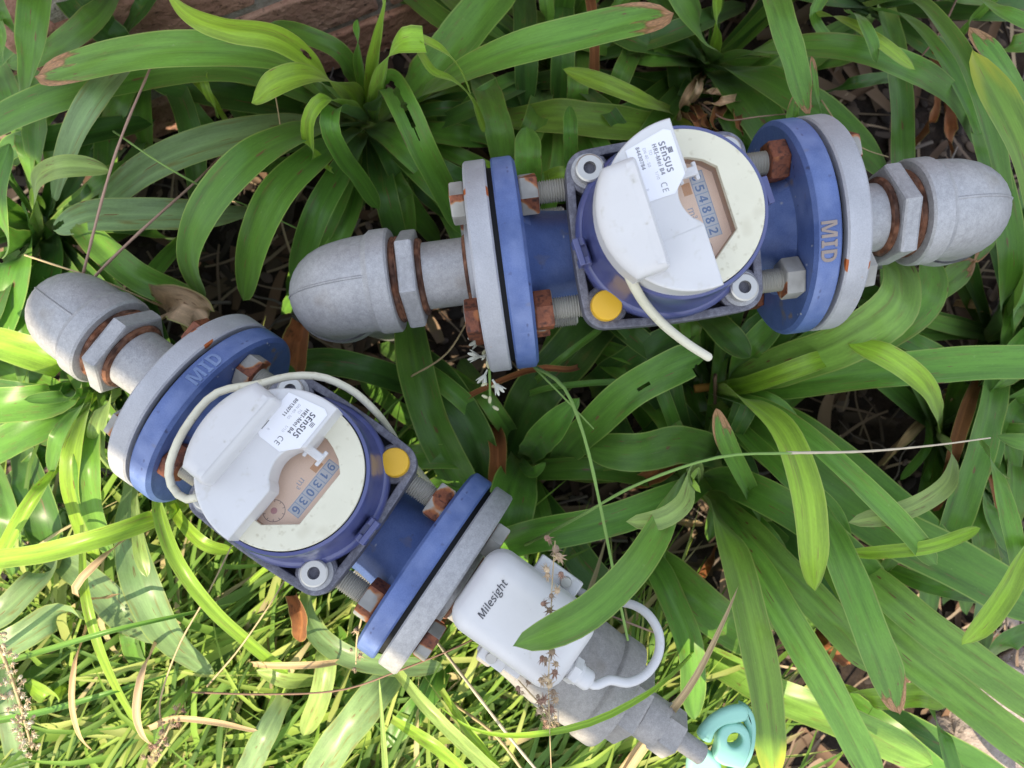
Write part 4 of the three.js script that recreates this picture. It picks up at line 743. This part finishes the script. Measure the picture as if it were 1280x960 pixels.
// ---------- single stalks, dead blades and dry leaves ----------
const stalkM = { pink: plain({ color: new THREE.Color().setRGB(.42, .27, .2) }), straw: plain({ color: new THREE.Color().setRGB(.46, .35, .19) }), green: plain({ color: new THREE.Color().setRGB(.2, .33, .08) }), brown: plain({ color: new THREE.Color().setRGB(.2, .12, .08) }), pale: plain({ color: new THREE.Color().setRGB(.55, .47, .34) }) };
function stalk(mat, dpx, pts, label, name = 'dry_stalk', category = 'stalk', tipMat, tipPts) {
  if (pts[0][2] > 40) pts = [[pts[0][0], pts[0][1], 0], ...pts]; // it grows from the ground
  const P = survey(pts), r = dpx * .5 * (H - P[Math.floor(P.length / 2)].y) / F, base = P[0].clone(), g = stem(P, r, r * .55, 40, 6); g.translate(-base.x, -base.y, -base.z);
  const m = single(name, g, stalkM[mat], label, category, null, 'thing'); m.position.copy(base);
  if (tipPts) { const tg = stem(survey(tipPts), r * .62, r * .3, 30, 6); tg.translate(-base.x, -base.y, -base.z); part('dry_tip', tg, stalkM[tipMat], m); }
  return m;
}
stalk('pink', 5, [[98, 370, 120], [107, 330, 170], [145, 190, 215], [188, 84, 200]], 'long pinkish stalk crossing the leaves above the left pipe elbow');
stalk('pink', 5, [[110, 360, 110], [122, 342, 140], [175, 290, 160], [250, 222, 120], [300, 170, 80]], 'pinkish stalk leaning right above the left pipe elbow');
stalk('straw', 4, [[40, 322, 150], [70, 332, 165], [130, 352, 160], [205, 385, 110]], 'thin straw stem passing over the left pipe elbow', 'dry_stalk');
stalk('green', 4, [[150, 170, 150], [210, 210, 205], [255, 235, 180], [320, 262, 120], [380, 290, 90]], 'thin bright grass stem crossing the arching leaves at left', 'grass_stalk', 'grass stalk');
stalk('green', 7, [[668, 458, 190], [706, 486, 240], [730, 545, 260], [752, 640, 262], [768, 720, 262], [785, 800, 240]], 'long green grass stem hanging between the two meters', 'grass_stalk', 'grass stalk');
stalk('green', 4, [[668, 460, 190], [700, 492, 200], [742, 536, 180]], 'short green grass stem beside the long hanging one', 'grass_stalk', 'grass stalk');
stalk('green', 6, [[640, 690, 90], [720, 648, 220], [800, 604, 260], [900, 571, 270], [990, 566, 265]], 'long stem lying above the right leaves, green with a pale dry end', 'grass_stalk', 'grass stalk', 'pale', [[983, 566, 265], [1080, 564, 262], [1170, 556, 255], [1238, 547, 245]]);
stalk('brown', 3.5, [[255, 866, 150], [330, 868, 170], [430, 862, 205], [500, 838, 225], [560, 814, 225], [590, 800, 210]], 'thin brown twig under the lower right flange', 'twig', 'twig');
stalk('straw', 3.5, [[205, 915, 130], [200, 880, 160], [225, 805, 190], [260, 742, 200], [289, 684, 180]], 'thin straw stem leaning towards the lower meter', 'dry_stalk');
stalk('straw', 3.5, [[266, 850, 140], [300, 810, 170], [340, 752, 180], [358, 722, 160]], 'second thin straw stem left of the lower meter', 'dry_stalk');
stalk('pale', 6, [[545, 800, 120], [590, 860, 190], [640, 925, 200], [690, 985, 180]], 'thick tan stalk below the white transmitter box', 'dry_stalk');
stalk('straw', 5, [[575, 885, 130], [620, 920, 170], [655, 965, 160], [680, 1000, 130]], 'tan stalk at the bottom edge left of the pipe tee', 'dry_stalk');
stalk('pink', 4, [[745, 762, 120], [780, 776, 150], [806, 786, 150], [822, 792, 120]], 'short pink stem inside the white cable loop', 'dry_stalk');
stalk('brown', 4, [[1195, 0, 60], [1160, 60, 120], [1120, 105, 100]], 'dark twig among the leaves in the top right', 'twig', 'twig');
stalk('pink', 3, [[880, 132, 90], [910, 150, 120], [945, 146, 140], [985, 142, 120]], 'thin pink stem behind the upper right flange', 'dry_stalk');
stalk('straw', 3, [[1030, 130, 150], [1062, 175, 165], [1080, 186, 160], [1110, 196, 140]], 'frayed dry stem above the right pipe elbow', 'dry_stalk');
stalk('straw', 3, [[322, 30, 60], [337, 85, 130], [346, 130, 140], [352, 168, 120]], 'thin dry stem in front of the arching leaves at top left');
stalk('straw', 4, [[515, 470, 100], [560, 440, 140], [588, 395, 150]], 'thin dry stem left of the white flower spike');
stalk('brown', 6, [[892, 500, 30], [894, 470, 80], [893, 520, 50], [888, 545, 20]], 'brown stub beside the orange cigarette end', 'dry_stalk');
loose('straw_strand', 's', 13, [[770, 985, 90], [815, 920, 190], [870, 845, 225], [905, 775, 220], [924, 730, 205]], 'long straw coloured blade crossing the tap pipe', 'dead grass', { fold: .3, tip: .5 });
loose('straw_strand', 's', 10, [[760, 985, 80], [800, 930, 160], [840, 880, 180], [872, 850, 170]], 'shorter straw coloured blade left of the long one', 'dead grass', { fold: .3, tip: .5 });
loose('tall_grass', 'y', 9, [[870, 812, 100], [800, 872, 250], [740, 902, 262], [660, 918, 240], [590, 910, 180], [545, 880, 130]], 'green grass blade curving across the pipe tee', 'tall grass', { fold: .3, tip: .4 });
loose('tall_grass', 'y', 7, [[310, 730, 100], [350, 700, 150], [385, 690, 150]], 'short grass blade beside the lower cover screw', 'tall grass', { fold: .3 });
loose('tall_grass', 'g', 8, [[-30, 838, 130], [60, 812, 205], [150, 786, 215], [240, 766, 180], [300, 752, 120]], 'long level grass blade at lower left', 'tall grass', { fold: .3, tip: .4 });
loose('tall_grass', 'g', 9, [[-30, 905, 110], [60, 888, 160], [150, 862, 165], [230, 838, 130]], 'lower level grass blade near the bottom left stone', 'tall grass', { fold: .3, tip: .4 });
loose('tall_grass', 'l', 9, [[484, 985, 110], [478, 900, 190], [474, 845, 200]], 'upright pale grass blade below the lower right flange', 'tall grass', { fold: .3, tip: .4 });
loose('dead_grass', 's', 10, [[160, 670, 170], [128, 698, 212], [98, 728, 214], [94, 742, 206], [120, 748, 175], [152, 742, 150]], 'tan dead blade bent sharply beside the broad pale leaf', 'dead grass', { fold: .25 });
loose('dead_grass', 's', 8, [[106, 792, 150], [94, 830, 190], [90, 875, 190], [98, 915, 170], [115, 938, 120]], 'narrow tan dead blade at lower left', 'dead grass', { fold: .25 });
loose('dead_grass', 's', 10, [[196, 802, 150], [178, 842, 196], [171, 885, 196], [178, 918, 170], [194, 934, 130]], 'curved tan dead blade at lower left, right of the narrow one', 'dead grass', { fold: .25 });
loose('dead_grass', 's', 8, [[192, 908, 130], [222, 898, 165], [270, 903, 165], [325, 915, 120]], 'level tan dead blade above the bottom edge', 'dead grass', { fold: .2 });
loose('dead_grass', 's', 9, [[320, 830, 120], [350, 832, 160], [390, 831, 160], [432, 826, 120]], 'level tan dead blade under the lower meter', 'dead grass', { fold: .2 });
loose('dead_grass', 'o', 8, [[728, 456, 70], [706, 462, 140], [680, 460, 150], [640, 470, 120], [575, 500, 90]], 'orange and brown dead blade between the meters', 'dead grass', { fold: .25 });
loose('dry_leaf', 'o', 20, [[366, 742, 170], [374, 765, 185], [376, 782, 175], [374, 802, 150]], 'small orange dry leaf hanging below the lower meter', 'dry leaf', { fold: .35, blunt: 1.4 });
loose('dry_leaf', 's', 42, [[196, 392, 110], [222, 378, 160], [245, 392, 150], [258, 400, 110]], 'crumpled tan dry leaf beside the lower left flange', 'dry leaf', { fold: .4, wob: .16, blunt: 3 });
loose('dry_leaf', 'o', 34, [[376, 398, 80], [372, 425, 110], [368, 450, 100], [362, 475, 60]], 'orange brown dry leaf under the upper left pipe elbow', 'dry leaf', { fold: .3, wob: .1 });
loose('dry_leaf', 'o', 22, [[615, 520, 60], [622, 560, 84], [622, 595, 80], [616, 620, 50]], 'brown dry leaf hanging above the lower right flange', 'dry leaf', { fold: .3, wob: .08 });
loose('dry_leaf', 'o', 26, [[868, 528, 50], [856, 560, 70], [820, 590, 74], [790, 606, 50]], 'yellow brown dry leaf in the bare soil right of centre', 'dry leaf', { fold: .3, wob: .1 });
const dl = [['s', 13, 880, 92, 846, 150], ['s', 15, 876, 112, 905, 118], ['o', 17, 905, 125, 892, 165], ['o', 14, 915, 132, 928, 168], ['o', 15, 862, 130, 888, 162], ['s', 10, 872, 96, 862, 130], ['o', 16, 850, 140, 885, 165], ['s', 12, 932, 122, 880, 130]];
const dw = ['nearest the plant base', 'pale and level', 'broad and upright', 'rightmost', 'leaning on the pale midrib leaf', 'thin and grey', 'lowest beside the register', 'pointing left to right'];
dl.forEach(([k, w, a, b, c, d], i) => loose('dry_leaf', k, w, [[a, b, 50], [(a + c) / 2 + rr(-6, 6), (b + d) / 2, 100 + i * 6], [c, d, 70 + i * 4]], 'dry leaf in the bundle above the upper register, ' + dw[i], 'dry leaf', { fold: .35, wob: .08, group: 'dry leaves above the upper register' }));
[['o', 15, 1183, 120, 1190, 195, 'reddish dead leaf hanging above the right pipe elbow'], ['o', 12, 1140, 180, 1172, 112, 'brown dead blade beside the reddish dead leaf'], ['o', 16, 1130, 40, 1195, 92, 'long brown dead leaf under the arching top right leaf'], ['s', 14, 1195, 380, 1238, 392, 'pale dry leaf on the soil below the right pipe elbow'], ['o', 18, 1240, 300, 1250, 375, 'brown dry leaf under the right edge plant'], ['s', 12, 1100, 580, 1180, 505, 'pale dry strip in the bare soil at right'], ['s', 16, 1180, 505, 1200, 490, 'whitish dry scrap in the bare soil at right'], ['o', 12, 690, 700, 745, 640, 'curled brown strip in the soil by the seed head'], ['s', 9, 830, 640, 880, 655, 'tan strip in the dark soil gap'], ['o', 10, 860, 735, 895, 680, 'brown forked strip in the dark soil gap'], ['o', 14, 1020, 790, 1062, 830, 'brown scrap between the long lower leaves']].forEach(([k, w, a, b, c, d, l]) => loose('dry_leaf', k, w, [[a, b, 10], [(a + c) / 2 + rr(-8, 8), (b + d) / 2 + rr(-6, 6), 40], [c, d, 14]], l, 'dry leaf', { fold: .4, wob: .1, tip: .35 }));

// ---------- seed heads, flower spike, cigarette end ----------
function seedHead(label, pts, stemPx, heads, mats) {
  const P = survey(pts), base = P[0].clone(), t = thing('seed_head', label, 'seed head', base), loc = P.map((p) => p.clone().sub(base)), r = stemPx * .5 * (H - P[P.length - 1].y) / F;
  part('stem', stem(loc, r, r * .6, 40, 6), stalkM.straw, t); const c = new THREE.CatmullRomCurve3(loc, false, 'centripetal');
  const capsule = (() => { const gs = [new THREE.SphereGeometry(.65, 9, 7)]; for (let i = 0; i < 11; i++) { const k = new THREE.ConeGeometry(.3, 1.7, 4); k.scale(1, 1, .35); k.translate(0, .9, 0); k.rotateX(rr(.2, 1.5)); k.rotateY(i * 2.4); gs.push(k); } return mergeGeometries(gs.map((g) => g.toNonIndexed())); })();
  for (let i = 0; i < heads.n; i++) { const s = mix(heads.from, 1, i / (heads.n - 1)), q = c.getPointAt(s), a = i * 2.4, m = part('seed_capsule', capsule, mats[i % mats.length], t), R = heads.r * rr(.7, 1.15); m.scale.set(R, R * rr(.9, 1.3), R); m.position.copy(q).add(V(Math.cos(a) * heads.spread, rr(-.3, .6) * heads.spread, Math.sin(a) * heads.spread)); m.rotation.set(rr(-1, 1), a, rr(-1, 1)); }
  return t;
}
const cap = [plain({ color: new THREE.Color().setRGB(.46, .34, .22) }), plain({ color: new THREE.Color().setRGB(.3, .18, .13) }), plain({ color: new THREE.Color().setRGB(.56, .43, .28) }), plain({ color: new THREE.Color().setRGB(.3, .22, .15) })];
seedHead('tan seed head standing over the white transmitter box', [[700, 1040, 0], [692, 1000, 120], [688, 930, 240], [686, 850, 290], [688, 790, 312], [690, 735, 322], [694, 676, 330]], 2.2, { n: 26, from: .8, r: .0028, spread: .0045 }, cap);
seedHead('dark withered seed head hanging below the white transmitter box', [[690, 905, 0], [690, 904, 200], [680, 885, 262], [664, 868, 268], [648, 850, 266]], 3, { n: 20, from: .78, r: .0022, spread: .0042 }, [cap[3], cap[1], cap[2]]);
seedHead('brown seed cluster at the foot of the thin straw stem', [[225, 880, 140], [214, 905, 165], [204, 925, 165], [190, 945, 140]], 3, { n: 18, from: .1, r: .0025, spread: .005 }, [cap[1], cap[3], cap[0]]);
seedHead('pale fluffy seed head hanging at the left edge', [[-10, 790, 200], [8, 830, 205], [22, 870, 200], [32, 905, 190], [40, 935, 170]], 4, { n: 70, from: .02, r: .0023, spread: .007 }, [cap[2], plain({ color: new THREE.Color().setRGB(.62, .54, .38) })]);
seedHead('small dry seed cluster on the twig below the nut', [[455, 760, 200], [452, 775, 205], [447, 795, 200], [445, 830, 180]], 3, { n: 7, from: .1, r: .0024, spread: .004 }, [cap[3], cap[0]]);
{
  const P = survey([[615, 400, 120], [612, 440, 190], [612, 470, 205], [613, 506, 200]]), base = P[0].clone(), loc = P.map((p) => p.clone().sub(base)), t = thing('flower_spike', 'small white flower spike beside the upper left flange', 'flower', base);
  part('stem', stem(loc, .0016, .0009, 24, 6), stalkM.green, t); const c = new THREE.CatmullRomCurve3(loc, false, 'centripetal');
  const pet = plain({ color: new THREE.Color().setRGB(.74, .74, .64) }), bud = plain({ color: new THREE.Color().setRGB(.6, .58, .36) });
  const petal = (a) => { const g = new THREE.SphereGeometry(1, 7, 6); g.scale(.0021, .0066, .0007); g.translate(0, .0055, .0006); g.rotateX(.5); g.rotateY(a); return g; };
  const floret = mergeGeometries([new THREE.CylinderGeometry(.0014, .0009, .006, 8).translate(0, -.003, 0), ...[0, 1, 2, 3, 4, 5].map((i) => petal(i * 1.047))].map((g) => g.toNonIndexed())), budG = new THREE.SphereGeometry(1, 8, 7).scale(.0021, .0046, .0021);
  for (let i = 0; i < 22; i++) { const f = mix(.25, 1, i / 21), q = c.getPointAt(f), a = i * 2.4, open = i % 2 === 0 && i < 18, m = part(open ? 'floret' : 'bud', open ? floret : budG, open ? pet : bud, t), d = V(Math.cos(a) * .8, .35, Math.sin(a) * .8 + .4).normalize(); m.position.copy(q).addScaledVector(d, open ? .0085 : .005); m.quaternion.setFromUnitVectors(V(0, 1, 0), d); m.scale.setScalar(rr(.75, 1.1) * (1 - .3 * f)); }
}
{
  const t = thing('cigarette_end', 'orange and white cigarette end among the leaf bases right of centre', 'cigarette end', at(884, 484, .12)); t.rotation.y = .12; t.rotation.z = .1;
  const cyl = (r, a, b) => turnX([[a, 0], [a, r * .9], [a + .0008, r], [b, r], [b + .0002, 0]], 18);
  part('filter', cyl(.0042, -.013, .006), plain({ color: new THREE.Color().setRGB(.58, .28, .06) }), t); part('paper', cyl(.0041, .0062, .0118), plain({ color: new THREE.Color().setRGB(.68, .68, .68) }), t); part('burnt_end', cyl(.0033, .0122, .0175), plain({ color: new THREE.Color().setRGB(.3, .31, .33) }), t);
}
renderer.render(scene, camera);
